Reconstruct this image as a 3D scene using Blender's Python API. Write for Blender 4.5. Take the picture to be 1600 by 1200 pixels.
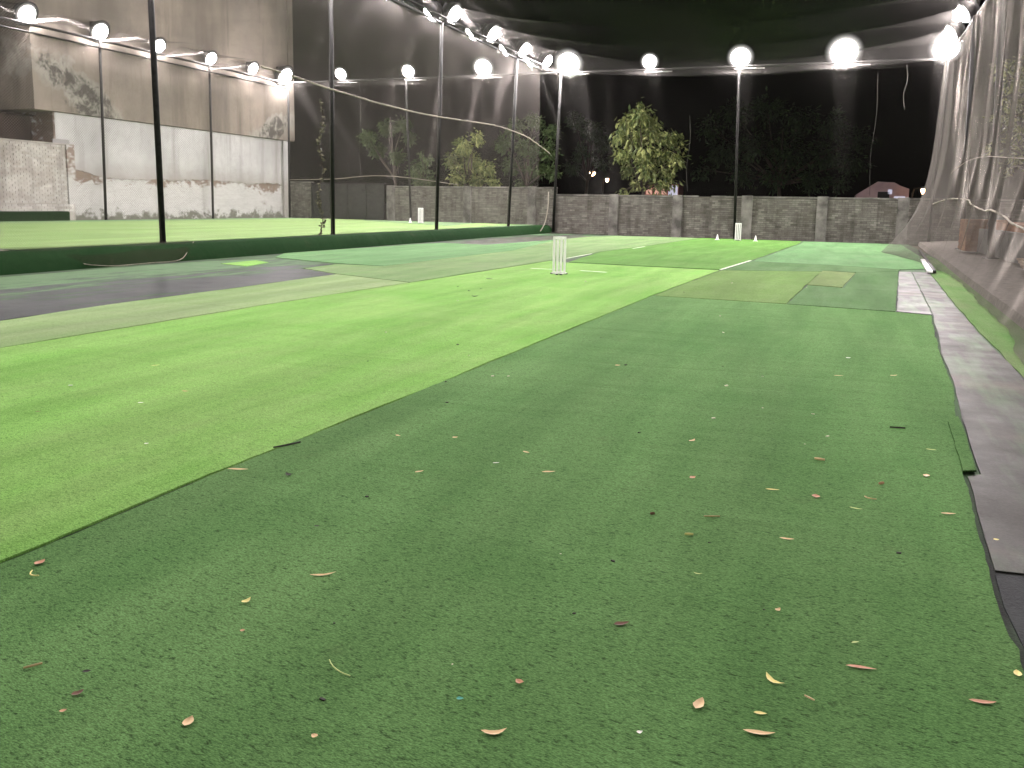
import bpy, bmesh, math, random
from mathutils import Vector, Matrix, noise
R = math.radians
scene = bpy.context.scene
for o in list(bpy.data.objects):
    bpy.data.objects.remove(o)
COL = scene.collection

# ------------------------------------------------------------------ camera
cam_d = bpy.data.cameras.new('camera')
cam = bpy.data.objects.new('camera', cam_d)
COL.objects.link(cam)
PITCH, YAW, ROLL = math.atan(190 / 1300.0), R(21.2), 0.018
fw = Vector((-math.sin(YAW) * math.cos(PITCH), math.cos(YAW) * math.cos(PITCH), -math.sin(PITCH)))
rt = Vector((math.cos(YAW), math.sin(YAW), 0))
up = rt.cross(fw)
rt = (rt * math.cos(ROLL) + up * math.sin(ROLL)).normalized()
up = rt.cross(fw)
cam.matrix_world = Matrix(((rt.x, up.x, -fw.x, 0), (rt.y, up.y, -fw.y, 0), (rt.z, up.z, -fw.z, 1.28), (0, 0, 0, 1)))
cam_d.sensor_fit = 'HORIZONTAL'
cam_d.sensor_width = 36.0
cam_d.lens = 36.0 * 1300 / 1600
cam_d.shift_y = -90 / 1600
cam_d.clip_start = 0.05
cam_d.clip_end = 2000
scene.camera = cam

# ------------------------------------------------------------------ night sky
world = bpy.data.worlds.new('World')
scene.world = world
world.use_nodes = True
wn = world.node_tree.nodes
wl = world.node_tree.links
sky = wn.new('ShaderNodeTexSky')
sky.sky_type = 'NISHITA'
sky.sun_disc = False
sky.sun_elevation = R(4)
sky.sun_rotation = R(200)
sky.air_density = 1.0
sky.dust_density = 4.0
wl.new(sky.outputs[0], wn['Background'].inputs[0])
wn['Background'].inputs[1].default_value = 0.0003

# ------------------------------------------------------------------ exposure / render
LAMP = 550.0          # radiance of a lit floodlight lens
scene.view_settings.view_transform = 'Standard'
scene.view_settings.look = 'None'
scene.view_settings.exposure = 0.0
scene.view_settings.gamma = 1.0
scene.view_settings.use_curve_mapping = False
scene.render.engine = 'CYCLES'
cy = scene.cycles
cy.use_denoising = True
cy.use_light_tree = True
cy.max_bounces = 6
cy.diffuse_bounces = 3
cy.glossy_bounces = 2
cy.transmission_bounces = 4
cy.transparent_max_bounces = 32
cy.sample_clamp_indirect = 3.0
cy.caustics_reflective = False
cy.caustics_refractive = False

# ------------------------------------------------------------------ helpers
def tag(o, label=None, cat=None, group=None, kind=None):
    if label: o['label'] = label
    if cat: o['category'] = cat
    if group: o['group'] = group
    if kind: o['kind'] = kind
    return o

def empty(name, loc=(0, 0, 0), rz=0.0, label=None, cat=None, group=None):
    o = bpy.data.objects.new(name, None)
    o.empty_display_size = 0.2
    COL.objects.link(o)
    o.location = loc
    o.rotation_euler = (0, 0, rz)
    return tag(o, label, cat, group)

class MB:
    def __init__(s):
        s.v = []; s.f = []; s.uv = None; s.col = None
    def quad(s, a, b, c, d):
        n = len(s.v); s.v += [tuple(a), tuple(b), tuple(c), tuple(d)]; s.f.append((n, n + 1, n + 2, n + 3)); return s
    def box(s, lo, hi):
        x0, y0, z0 = lo; x1, y1, z1 = hi; n = len(s.v)
        s.v += [(x0, y0, z0), (x1, y0, z0), (x1, y1, z0), (x0, y1, z0), (x0, y0, z1), (x1, y0, z1), (x1, y1, z1), (x0, y1, z1)]
        s.f += [tuple(n + i for i in q) for q in ((0, 3, 2, 1), (4, 5, 6, 7), (0, 1, 5, 4), (1, 2, 6, 5), (2, 3, 7, 6), (3, 0, 4, 7))]
        return s
    def obox(s, c, u, v, w):
        """box from centre and three half vectors"""
        c = Vector(c); u = Vector(u); v = Vector(v); w = Vector(w); n = len(s.v)
        for sz in (-1, 1):
            for sx, sy in ((-1, -1), (1, -1), (1, 1), (-1, 1)):
                s.v.append(tuple(c + u * sx + v * sy + w * sz))
        s.f += [tuple(n + i for i in q) for q in ((0, 3, 2, 1), (4, 5, 6, 7), (0, 1, 5, 4), (1, 2, 6, 5), (2, 3, 7, 6), (3, 0, 4, 7))]
        return s
    def tube(s, pts, r, n=8, cap=True):
        pts = [Vector(p) for p in pts]; rings = []
        prev = None
        for i, p in enumerate(pts):
            t = (pts[min(i + 1, len(pts) - 1)] - pts[max(i - 1, 0)]).normalized()
            if prev is None:
                a = t.cross(Vector((0, 0, 1)))
                if a.length < 0.1: a = t.cross(Vector((1, 0, 0)))
            else:
                a = prev - t * prev.dot(t)
            a.normalize(); prev = a; b = t.cross(a)
            rr = r[i] if isinstance(r, (list, tuple)) else r
            k = len(s.v); rings.append(k)
            for j in range(n):
                q = 2 * math.pi * j / n
                s.v.append(tuple(p + (a * math.cos(q) + b * math.sin(q)) * rr))
        for i in range(len(rings) - 1):
            for j in range(n):
                s.f.append((rings[i] + j, rings[i] + (j + 1) % n, rings[i + 1] + (j + 1) % n, rings[i + 1] + j))
        if cap:
            s.f.append(tuple(rings[0] + j for j in reversed(range(n))))
            s.f.append(tuple(rings[-1] + j for j in range(n)))
        return s
    def lathe(s, prof, n=20, c=(0, 0, 0)):
        base = len(s.v)
        for r, z in prof:
            for j in range(n):
                q = 2 * math.pi * j / n
                s.v.append((c[0] + r * math.cos(q), c[1] + r * math.sin(q), c[2] + z))
        for i in range(len(prof) - 1):
            for j in range(n):
                a = base + i * n; b = base + (i + 1) * n
                s.f.append((a + j, a + (j + 1) % n, b + (j + 1) % n, b + j))
        s.f.append(tuple(base + j for j in reversed(range(n))))
        s.f.append(tuple(base + (len(prof) - 1) * n + j for j in range(n)))
        return s
    def mesh(s, name, mat=None, smooth=False):
        m = bpy.data.meshes.new(name)
        m.from_pydata(s.v, [], s.f)
        if s.uv:
            uvl = m.uv_layers.new(name='UVMap')
            for lp in m.loops:
                uvl.data[lp.index].uv = s.uv[lp.vertex_index]
        if s.col:
            at = m.color_attributes.new('tone', 'FLOAT_COLOR', 'POINT')
            for i, c in enumerate(s.col):
                at.data[i].color = (c, c, c, 1)
        if mat: m.materials.append(mat)
        if smooth:
            for p in m.polygons: p.use_smooth = True
        m.update()
        return m
    def build(s, name, mat=None, parent=None, smooth=False, bevel=0):
        o = bpy.data.objects.new(name, s.mesh(name, mat, smooth))
        COL.objects.link(o)
        if parent: o.parent = parent
        if bevel:
            b = o.modifiers.new('bevel', 'BEVEL'); b.width = bevel; b.segments = 2; b.limit_method = 'ANGLE'
        return o

def copy_tree(o, parent=None):
    c = o.copy(); COL.objects.link(c); c.parent = parent
    for ch in list(o.children): copy_tree(ch, c)
    return c

# ------------------------------------------------------------------ materials
class NT:
    def __init__(s, name):
        s.m = bpy.data.materials.new(name); s.m.use_nodes = True
        s.t = s.m.node_tree; s.n = s.t.nodes; s.l = s.t.links
        s.b = s.n['Principled BSDF']; s.out = s.n['Material Output']
        s._co = None
    def new(s, typ, **kw):
        x = s.n.new(typ)
        for k, v in kw.items(): setattr(x, k, v)
        return x
    def link(s, a, b): s.l.new(a, b)
    def co(s):
        if s._co is None:
            s._co = s.new('ShaderNodeNewGeometry').outputs['Position']
        return s._co
    def mapped(s, sc, rot=(0, 0, 0)):
        mp = s.new('ShaderNodeMapping'); mp.inputs['Scale'].default_value = sc; mp.inputs['Rotation'].default_value = rot
        s.link(s.co(), mp.inputs[0]); return mp.outputs[0]
    def noise(s, scale, detail=3, rough=0.55, vec=None, dist=0.0):
        x = s.new('ShaderNodeTexNoise'); x.inputs['Scale'].default_value = scale; x.inputs['Detail'].default_value = detail
        x.inputs['Roughness'].default_value = rough; x.inputs['Distortion'].default_value = dist
        s.link(vec or s.co(), x.inputs['Vector']); return x.outputs['Fac']
    def voro(s, scale, vec=None, feature='F1'):
        x = s.new('ShaderNodeTexVoronoi'); x.feature = feature; x.inputs['Scale'].default_value = scale
        s.link(vec or s.co(), x.inputs['Vector']); return x.outputs['Distance']
    def ramp(s, fac, stops, interp='LINEAR'):
        x = s.new('ShaderNodeValToRGB'); x.color_ramp.interpolation = interp
        e = x.color_ramp.elements
        while len(e) < len(stops): e.new(0.5)
        for i, (p, c) in enumerate(stops):
            e[i].position = p; e[i].color = (c, c, c, 1) if isinstance(c, (int, float)) else (*c, 1)
        s.link(fac, x.inputs[0]); return x.outputs[0]
    def mix(s, fac, a, b, mode='MIX'):
        x = s.new('ShaderNodeMix', data_type='RGBA', blend_type=mode)
        for sock, val in ((x.inputs[0], fac), (x.inputs[6], a), (x.inputs[7], b)):
            if isinstance(val, bpy.types.NodeSocket): s.link(val, sock)
            elif isinstance(val, (int, float)): sock.default_value = val
            else: sock.default_value = (*val, 1)
        return x.outputs[2]
    def math(s, op, a, b=None):
        x = s.new('ShaderNodeMath', operation=op)
        for i, val in enumerate((a, b)):
            if val is None: continue
            if isinstance(val, bpy.types.NodeSocket): s.link(val, x.inputs[i])
            else: x.inputs[i].default_value = val
        return x.outputs[0]
    def color(s, c):
        if isinstance(c, bpy.types.NodeSocket): s.link(c, s.b.inputs['Base Color'])
        else: s.b.inputs['Base Color'].default_value = (*c, 1)
    def rough(s, v, spec=None):
        if isinstance(v, bpy.types.NodeSocket): s.link(v, s.b.inputs['Roughness'])
        else: s.b.inputs['Roughness'].default_value = v
        if spec is not None: s.b.inputs['Specular IOR Level'].default_value = spec
    def bump(s, hgt, strength=0.5, dist=0.01):
        x = s.new('ShaderNodeBump'); x.inputs['Strength'].default_value = strength; x.inputs['Distance'].default_value = dist
        s.link(hgt, x.inputs['Height']); s.link(x.outputs[0], s.b.inputs['Normal'])

def turf(name, base, dusty, worn=0.35, streak=(1.0, 1.0), pit=0.55, seed=0.0):
    """short artificial grass: fibre grain, dusty blotches, dark pits between tufts"""
    t = NT(name)
    off = t.new('ShaderNodeMapping'); off.inputs['Location'].default_value = (seed, seed * 1.7, 0)
    t.link(t.co(), off.inputs[0]); t._co = off.outputs[0]
    blot = t.ramp(t.noise(0.55, 5, 0.62, dist=0.6), [(0.36, 0.0), (0.68, 1.0)])
    str_ = t.ramp(t.noise(1.0, 4, 0.6, t.mapped((3.2 * streak[0], 0.5 * streak[1], 1), (0, 0, 0.12))), [(0.38, 0.0), (0.72, 1.0)])
    m = t.math('MULTIPLY', t.math('ADD', blot, str_), worn)
    c = t.mix(m, base, dusty)
    spots = t.ramp(t.noise(7.0, 4, 0.65), [(0.60, 0.0), (0.78, 1.0)])
    c = t.mix(t.math('MULTIPLY', spots, 0.30), c, tuple(x * 0.55 for x in base))
    track = t.ramp(t.noise(1.0, 4, 0.6, t.mapped((1.7, 0.22, 1), (0, 0, 0.05)), 0.3), [(0.30, 0.84), (0.70, 1.16)])
    c = t.mix(1.0, c, track, 'MULTIPLY')
    fib = t.noise(1.0, 3, 0.7, t.mapped((110, 330, 110), (0, 0, 0.65)))
    c = t.mix(0.85, c, t.ramp(fib, [(0.30, 0.30), (0.50, 1.0), (0.72, 1.7)]), 'MULTIPLY')
    tuft = t.noise(1.0, 3, 0.75, t.mapped((42, 105, 60), (0, 0, 0.65)))
    pits = t.ramp(tuft, [(0.32, 0.15), (0.46, 1.05)])
    c = t.mix(pit, c, pits, 'MULTIPLY')
    smg = t.ramp(t.noise(2.6, 6, 0.72), [(0.60, 0.0), (0.76, 1.0)])
    c = t.mix(t.math('MULTIPLY', smg, 0.35), c, tuple(0.45 * (x + y) for x, y in zip(base, (0.13, 0.10, 0.07))))
    t.color(c)
    t.rough(0.95, 0.04)
    wrk = t.noise(1.0, 3, 0.5, t.mapped((0.5, 2.6, 1), (0, 0, -0.1)), 0.5)
    hgt = t.math('ADD', t.math('ADD', t.math('MULTIPLY', fib, 0.6), tuft), t.math('MULTIPLY', wrk, 7.0))
    t.bump(hgt, 0.75, 0.006)
    return t.m

def plain(name, c, rough=0.6, spec=0.4, metal=0.0, var=0.25, scale=6.0, bump=0.0):
    t = NT(name)
    n = t.noise(scale, 4, 0.6)
    t.color(t.mix(t.ramp(n, [(0.35, 0.0), (0.7, 1.0)]), tuple(x * (1 - var) for x in c), tuple(min(1, x * (1 + var)) for x in c)))
    t.rough(rough, spec)
    t.b.inputs['Metallic'].default_value = metal
    if bump: t.bump(t.noise(scale * 8, 4, 0.6), bump, 0.01)
    return t.m

M = {}
M['turf_near'] = turf('turf_near', (0.084, 0.180, 0.057), (0.135, 0.240, 0.090), 0.40, seed=1.0, pit=0.75)
M['turf_near_far'] = turf('turf_near_far', (0.080, 0.155, 0.060), (0.115, 0.185, 0.09), 0.45, seed=4.0)
M['turf_bright'] = turf('turf_bright', (0.165, 0.355, 0.076), (0.265, 0.40, 0.14), 0.42, seed=7.0)
M['turf_dusty'] = turf('turf_dusty', (0.185, 0.285, 0.115), (0.255, 0.315, 0.175), 0.5, seed=11.0)
M['turf_dusty_far'] = turf('turf_dusty_far', (0.135, 0.225, 0.088), (0.185, 0.245, 0.13), 0.5, seed=13.0)
M['turf_mid'] = turf('turf_mid', (0.115, 0.205, 0.058), (0.155, 0.225, 0.088), 0.45, seed=15.0)
M['turf_aqua'] = turf('turf_aqua', (0.100, 0.207, 0.085), (0.15, 0.24, 0.125), 0.45, seed=19.0)
M['turf_pitch'] = turf('turf_pitch', (0.088, 0.205, 0.043), (0.14, 0.24, 0.075), 0.4, seed=23.0)
M['turf_olive'] = turf('turf_olive', (0.135, 0.195, 0.075), (0.17, 0.21, 0.10), 0.4, seed=27.0)
M['turf_plat'] = turf('turf_plat', (0.195, 0.32, 0.105), (0.27, 0.355, 0.165), 0.5, streak=(3, 0.4), seed=31.0)
M['turf_plat2'] = turf('turf_plat2', (0.14, 0.25, 0.115), (0.21, 0.28, 0.17), 0.5, streak=(3, 0.4), seed=35.0)
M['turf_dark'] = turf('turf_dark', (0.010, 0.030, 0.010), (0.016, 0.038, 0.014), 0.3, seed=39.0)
M['turf_edge'] = turf('turf_edge', (0.085, 0.185, 0.05), (0.16, 0.20, 0.10), 0.5, seed=43.0)
M['white_paint'] = plain('white_paint', (0.86, 0.86, 0.83), 0.55, var=0.05, scale=12)
M['line_paint'] = plain('line_paint', (0.55, 0.62, 0.48), 0.8, 0.2, var=0.35, scale=18)
M['black_rubber'] = plain('black_rubber', (0.02, 0.02, 0.02), 0.6)
M['post_steel'] = plain('post_steel', (0.014, 0.0135, 0.013), 0.6, 0.15, var=0.4, scale=9)
M['galv'] = plain('galv', (0.30, 0.29, 0.28), 0.45, 0.5, 0.6, var=0.3, scale=14)
M['housing'] = plain('housing', (0.012, 0.012, 0.013), 0.45, 0.5, var=0.2)
M['rope'] = plain('rope', (0.24, 0.215, 0.175), 0.85, 0.2, var=0.35, scale=40)
M['rope_dark'] = plain('rope_dark', (0.045, 0.043, 0.038), 0.85, 0.2, var=0.5, scale=30)
M['concrete'] = plain('concrete', (0.20, 0.175, 0.155), 0.85, 0.3, var=0.25, scale=9, bump=0.4)
M['concrete_dark'] = plain('concrete_dark', (0.11, 0.105, 0.10), 0.85, 0.3, var=0.35, scale=3, bump=0.3)
M['bark'] = plain('bark', (0.05, 0.04, 0.03), 0.9, 0.2, var=0.4, scale=12, bump=0.5)
M['gate'] = plain('gate', (0.022, 0.022, 0.022), 0.6, 0.3, var=0.3, scale=4)
M['shed'] = plain('shed', (0.035, 0.024, 0.02), 0.8, 0.2, var=0.4, scale=3)

def rubber(name, spec):
    t = NT(name)
    a = t.ramp(t.noise(1.1, 6, 0.65, dist=0.7), [(0.32, 0.0), (0.66, 1.0)])
    c = t.mix(a, (0.024, 0.022, 0.0195), (0.060, 0.056, 0.050))
    s_ = t.ramp(t.noise(1.0, 4, 0.6, t.mapped((3.5, 0.55, 1), (0, 0, 0.1))), [(0.47, 0.0), (0.70, 1.0)])
    c = t.mix(t.math('MULTIPLY', s_, 0.55), c, (0.10, 0.17, 0.085))
    b = t.ramp(t.noise(0.8, 5, 0.6), [(0.52, 0.0), (0.72, 1.0)])
    c = t.mix(t.math('MULTIPLY', b, 0.6), c, (0.105, 0.08, 0.06))
    g = t.noise(90, 3, 0.7)
    c = t.mix(0.5, c, t.ramp(g, [(0.3, 0.6), (0.7, 1.3)]), 'MULTIPLY')
    t.color(c)
    t.rough(t.ramp(t.noise(2.2, 4, 0.6), [(0.3, 0.40), (0.7, 0.58)]), spec)
    t.bump(t.math('ADD', t.math('MULTIPLY', g, 0.25), t.noise(6, 3)), 0.35, 0.008)
    return t.m
M['rubber'] = rubber('rubber_mat', 0.04)
M['rubber_shiny'] = rubber('rubber_shiny', 0.07)

def rubber_worn():
    """black matting with old green turf still clinging to it in long streaks"""
    t = NT('rubber_worn')
    c = t.mix(t.ramp(t.noise(1.5, 5, 0.6), [(0.35, 0.0), (0.65, 1.0)]), (0.016, 0.018, 0.021), (0.042, 0.046, 0.047))
    sx = t.new('ShaderNodeSeparateXYZ'); t.link(t.co(), sx.inputs[0])
    # more turf is left towards the kerb side
    edge = t.math('MULTIPLY', t.math('ADD', sx.outputs[0], 9.6), -0.085)
    n = t.noise(1.0, 6, 0.68, t.mapped((3.0, 0.45, 1), (0, 0, 0.06)), 0.4)
    k = t.ramp(t.math('ADD', n, edge), [(0.50, 0.0), (0.62, 1.0)])
    c = t.mix(t.math('MULTIPLY', k, 0.85), c, t.mix(t.noise(3, 3), (0.10, 0.19, 0.09), (0.165, 0.22, 0.145)))
    g = t.noise(80, 3, 0.7)
    c = t.mix(0.5, c, t.ramp(g, [(0.3, 0.6), (0.7, 1.3)]), 'MULTIPLY')
    t.color(c)
    t.rough(t.mix(k, (0.42,) * 3, (0.9,) * 3), 0.015)
    t.bump(t.math('ADD', g, t.noise(7, 3)), 0.35, 0.008)
    return t.m
M['rubber_worn'] = rubber_worn()

def underlay():
    t = NT('turf_underlay')
    k = t.ramp(t.noise(1.0, 5, 0.62, t.mapped((1.6, 0.5, 1))), [(0.38, 0.0), (0.62, 1.0)])
    c = t.mix(k, (0.03, 0.032, 0.03), (0.055, 0.11, 0.045))
    c = t.mix(0.6, c, t.ramp(t.noise(110, 3, 0.7), [(0.3, 0.5), (0.7, 1.4)]), 'MULTIPLY')
    t.color(c); t.rough(0.85, 0.2); t.bump(t.noise(70, 3), 0.6, 0.006)
    return t.m
M['underlay'] = underlay()

def soil():
    t = NT('soil')
    c = t.mix(t.noise(0.6, 5), (0.05, 0.042, 0.03), (0.10, 0.085, 0.06))
    t.color(c); t.rough(0.95, 0.1); t.bump(t.noise(9, 5), 0.6, 0.03)
    return t.m
M['soil'] = soil()

def bricks_mat(name, dark, light, moss):
    t = NT(name)
    at = t.new('ShaderNodeAttribute', attribute_name='tone')
    c = t.mix(at.outputs['Fac'], dark, light)
    s_ = t.ramp(t.noise(1.1, 6, 0.66, dist=0.5), [(0.40, 0.0), (0.70, 1.0)])
    c = t.mix(t.math('MULTIPLY', s_, 0.65), c, moss)
    d = t.ramp(t.noise(1.0, 4, 0.6, t.mapped((4, 4, 0.5))), [(0.45, 0.0), (0.75, 1.0)])
    c = t.mix(t.math('MULTIPLY', d, 0.55), c, tuple(x * 0.35 for x in moss))
    c = t.mix(0.5, c, t.ramp(t.noise(28, 4, 0.7), [(0.3, 0.6), (0.7, 1.3)]), 'MULTIPLY')
    t.color(c); t.rough(0.9, 0.2); t.bump(t.noise(40, 4), 0.5, 0.01)
    return t.m
M['brick_grey'] = bricks_mat('brick_grey', (0.12, 0.112, 0.10), (0.26, 0.245, 0.22), (0.075, 0.066, 0.054))
M['brick_white'] = bricks_mat('brick_white', (0.48, 0.45, 0.42), (0.78, 0.75, 0.72), (0.40, 0.34, 0.30))
M['brick_red'] = bricks_mat('brick_red', (0.24, 0.10, 0.05), (0.42, 0.20, 0.11), (0.20, 0.12, 0.08))
M['mortar'] = plain('mortar', (0.09, 0.083, 0.072), 0.95, 0.1, var=0.4, scale=2, bump=0.4)
M['mortar_white'] = plain('mortar_white', (0.42, 0.39, 0.36), 0.95, 0.1, var=0.3, scale=2, bump=0.4)
M['pillar_plaster'] = plain('pillar_plaster', (0.17, 0.16, 0.148), 0.9, 0.2, var=0.55, scale=1.6, bump=0.4)

def wall_upper():
    t = NT('wall_upper')
    big = t.ramp(t.noise(0.16, 4, 0.55), [(0.35, 0.0), (0.65, 1.0)])
    c = t.mix(big, (0.17, 0.149, 0.130), (0.305, 0.258, 0.216))
    # rain runs down the concrete
    run = t.ramp(t.noise(1.0, 5, 0.6, t.mapped((1, 0.75, 0.10))), [(0.48, 0.0), (0.72, 1.0)])
    c = t.mix(t.math('MULTIPLY', run, 0.7), c, (0.10, 0.083, 0.07))
    run2 = t.ramp(t.noise(1.0, 3, 0.6, t.mapped((1, 2.2, 0.16))), [(0.58, 0.0), (0.80, 1.0)])
    c = t.mix(t.math('MULTIPLY', t.ramp(t.noise(0.7, 7, 0.7), [(0.45, 0.0), (0.72, 1.0)]), 0.45), c, (0.12, 0.105, 0.09))
    c = t.mix(t.math('MULTIPLY', run2, 0.6), c, (0.10, 0.085, 0.07))
    sx = t.new('ShaderNodeSeparateXYZ'); t.link(t.co(), sx.inputs[0])
    # black mould where water seeps at both ends of the wall
    def around(y0, z0, ry, rz, sl):
        dy = t.math('MULTIPLY', t.math('SUBTRACT', sx.outputs[1], y0), 1.0)
        zz = t.math('ADD', t.math('SUBTRACT', sx.outputs[2], z0), t.math('MULTIPLY', dy, sl))
        a = t.math('POWER', t.math('ABSOLUTE', t.math('DIVIDE', dy, ry)), 2.0)
        b = t.math('POWER', t.math('ABSOLUTE', t.math('DIVIDE', zz, rz)), 2.0)
        return t.math('SUBTRACT', 1.0, t.math('ADD', a, b))
    msk = t.math('MAXIMUM', around(25.4, 5.3, 2.7, 1.15, 0.62), around(37.6, 5.0, 1.9, 0.8, -0.35))
    pale = t.ramp(t.math('ADD', msk, t.math('MULTIPLY', t.math('SUBTRACT', t.noise(0.8, 6, 0.65), 0.5), 4.0)), [(0.10, 0.0), (0.62, 1.0)])
    c = t.mix(t.math('MULTIPLY', pale, 0.75), c, (0.33, 0.32, 0.285))
    mn = t.noise(1.7, 9, 0.78, dist=0.25)
    mould = t.ramp(t.math('ADD', mn, t.math('MULTIPLY', msk, 0.16)), [(0.56, 0.0), (0.66, 1.0)])
    gate = t.ramp(t.math('ADD', msk, t.math('MULTIPLY', t.math('SUBTRACT', t.noise(0.9, 6, 0.7), 0.5), 4.5)), [(0.0, 0.0), (0.55, 1.0)])
    c = t.mix(t.math('MULTIPLY', t.math('MULTIPLY', mould, gate), 0.9), c, (0.055, 0.05, 0.045))
    c = t.mix(0.3, c, t.ramp(t.noise(14, 5, 0.7), [(0.3, 0.6), (0.7, 1.3)]), 'MULTIPLY')
    t.color(c); t.rough(0.9, 0.2); t.bump(t.noise(7, 5, 0.7), 0.35, 0.02)
    return t.m
M['wall_upper'] = wall_upper()

def wall_plaster():
    t = NT('wall_plaster')
    c = t.mix(t.ramp(t.noise(0.35, 4), [(0.35, 0.0), (0.65, 1.0)]), (0.45, 0.443, 0.44), (0.60, 0.59, 0.588))
    run = t.ramp(t.noise(1.0, 4, 0.6, t.mapped((1, 1.6, 0.10))), [(0.54, 0.0), (0.74, 1.0)])
    c = t.mix(t.math('MULTIPLY', run, 0.65), c, (0.25, 0.235, 0.22))
    c = t.mix(t.math('MULTIPLY', t.ramp(t.noise(3.5, 6, 0.7), [(0.45, 0.0), (0.75, 1.0)]), 0.35), c, (0.30, 0.285, 0.27))
    sx = t.new('ShaderNodeSeparateXYZ'); t.link(t.co(), sx.inputs[0])
    lowz = t.ramp(t.math('ADD', sx.outputs[2], t.math('MULTIPLY', t.noise(1.1, 5, 0.65), -1.1)), [(0.0, 1.0), (1.0, 0.0)])
    rise = t.new('ShaderNodeMapRange'); rise.inputs[1].default_value = 2.45; rise.inputs[2].default_value = 1.55
    t.link(t.math('ADD', sx.outputs[2], t.math('MULTIPLY', t.noise(1.3, 6, 0.7), -0.9)), rise.inputs[0])
    c = t.mix(t.math('MULTIPLY', rise.outputs[0], 0.55), c, (0.26, 0.22, 0.19))
    t.color(c); t.rough(0.85, 0.25); t.bump(t.noise(5, 5, 0.65), 0.25, 0.02)
    return t.m
M['wall_plaster'] = wall_plaster()

def wall_base():
    """whitewashed masonry below the plaster, flaking to brown and mossy at the foot"""
    t = NT('wall_base')
    c = t.mix(t.noise(1.2, 4), (0.52, 0.505, 0.495), (0.66, 0.645, 0.635))
    sx = t.new('ShaderNodeSeparateXYZ'); t.link(t.co(), sx.inputs[0])
    z = sx.outputs[2]
    n = t.noise(0.75, 6, 0.7, t.mapped((1, 1, 2.2)), 0.8)
    up_ = t.new('ShaderNodeMapRange'); up_.inputs[1].default_value = 1.5; up_.inputs[2].default_value = 2.15
    t.link(z, up_.inputs[0])
    seg = t.noise(1.0, 2, 0.5, t.mapped((0.0, 0.42, 0.0)))
    n = t.math('ADD', t.math('MULTIPLY', t.noise(2.6, 7, 0.75, t.mapped((1, 1, 1.6)), 0.4), 0.55), t.math('MULTIPLY', seg, 0.45))
    br = t.ramp(t.math('ADD', n, t.math('MULTIPLY', up_.outputs[0], 0.16)), [(0.60, 0.0), (0.65, 1.0)])
    c = t.mix(t.math('MULTIPLY', br, 0.9), c, t.mix(t.noise(5, 4), (0.15, 0.10, 0.075), (0.30, 0.21, 0.16)))
    crack = t.ramp(t.noise(1.0, 5, 0.7, t.mapped((1, 0.8, 4)), 1.5), [(0.485, 0.0), (0.50, 1.0), (0.515, 0.0)])
    c = t.mix(t.math('MULTIPLY', crack, 0.65), c, (0.25, 0.22, 0.20))
    lo = t.new('ShaderNodeMapRange'); lo.inputs[1].default_value = 1.05; lo.inputs[2].default_value = 0.38
    t.link(z, lo.inputs[0])
    ms = t.ramp(t.math('ADD', t.noise(2.2, 6, 0.75), t.math('MULTIPLY', lo.outputs[0], 0.30)), [(0.66, 0.0), (0.76, 1.0)])
    c = t.mix(t.math('MULTIPLY', ms, 0.85), c, t.mix(t.noise(6, 3), (0.06, 0.07, 0.045), (0.17, 0.16, 0.12)))
    t.color(c); t.rough(0.9, 0.2)
    br_ = t.new('ShaderNodeTexBrick')
    br_.inputs['Scale'].default_value = 1.0; br_.inputs['Brick Width'].default_value = 0.24; br_.inputs['Row Height'].default_value = 0.085
    br_.inputs['Mortar Size'].default_value = 0.008; br_.inputs['Color1'].default_value = (1, 1, 1, 1); br_.inputs['Color2'].default_value = (.8, .8, .8, 1); br_.inputs['Mortar'].default_value = (0, 0, 0, 1)
    cmb = t.new('ShaderNodeCombineXYZ'); t.link(sx.outputs[1], cmb.inputs[0]); t.link(z, cmb.inputs[1]); t.link(cmb.outputs[0], br_.inputs[0])
    t.bump(t.math('ADD', t.math('MULTIPLY', br_.outputs['Color'], 0.5), t.noise(9, 5, 0.7)), 0.5, 0.02)
    return t.m
M['wall_base'] = wall_base()

def leafmat(name, c1, c2, trans=0.3):
    t = NT(name)
    oi = t.new('ShaderNodeAttribute', attribute_name='tone')
    c = t.mix(oi.outputs['Fac'], c1, c2)
    t.color(c); t.rough(0.5, 0.35)
    tr = t.new('ShaderNodeBsdfTranslucent'); t.link(c, tr.inputs[0])
    mx = t.new('ShaderNodeMixShader'); mx.inputs[0].default_value = trans
    t.link(t.b.outputs[0], mx.inputs[1]); t.link(tr.outputs[0], mx.inputs[2]); t.link(mx.outputs[0], t.out.inputs[0])
    return t.m
M['leaf_lit'] = leafmat('leaf_lit', (0.06, 0.095, 0.022), (0.30, 0.32, 0.11))  # lamp-lit highlights are put into the bright leaf tone
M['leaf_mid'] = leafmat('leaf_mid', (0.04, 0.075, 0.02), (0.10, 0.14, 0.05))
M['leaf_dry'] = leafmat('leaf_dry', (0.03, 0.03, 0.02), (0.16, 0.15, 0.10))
M['leaf_dark'] = leafmat('leaf_dark', (0.014, 0.034, 0.012), (0.045, 0.09, 0.026))  # night darkness of the far trees is put into the leaf colour

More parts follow.
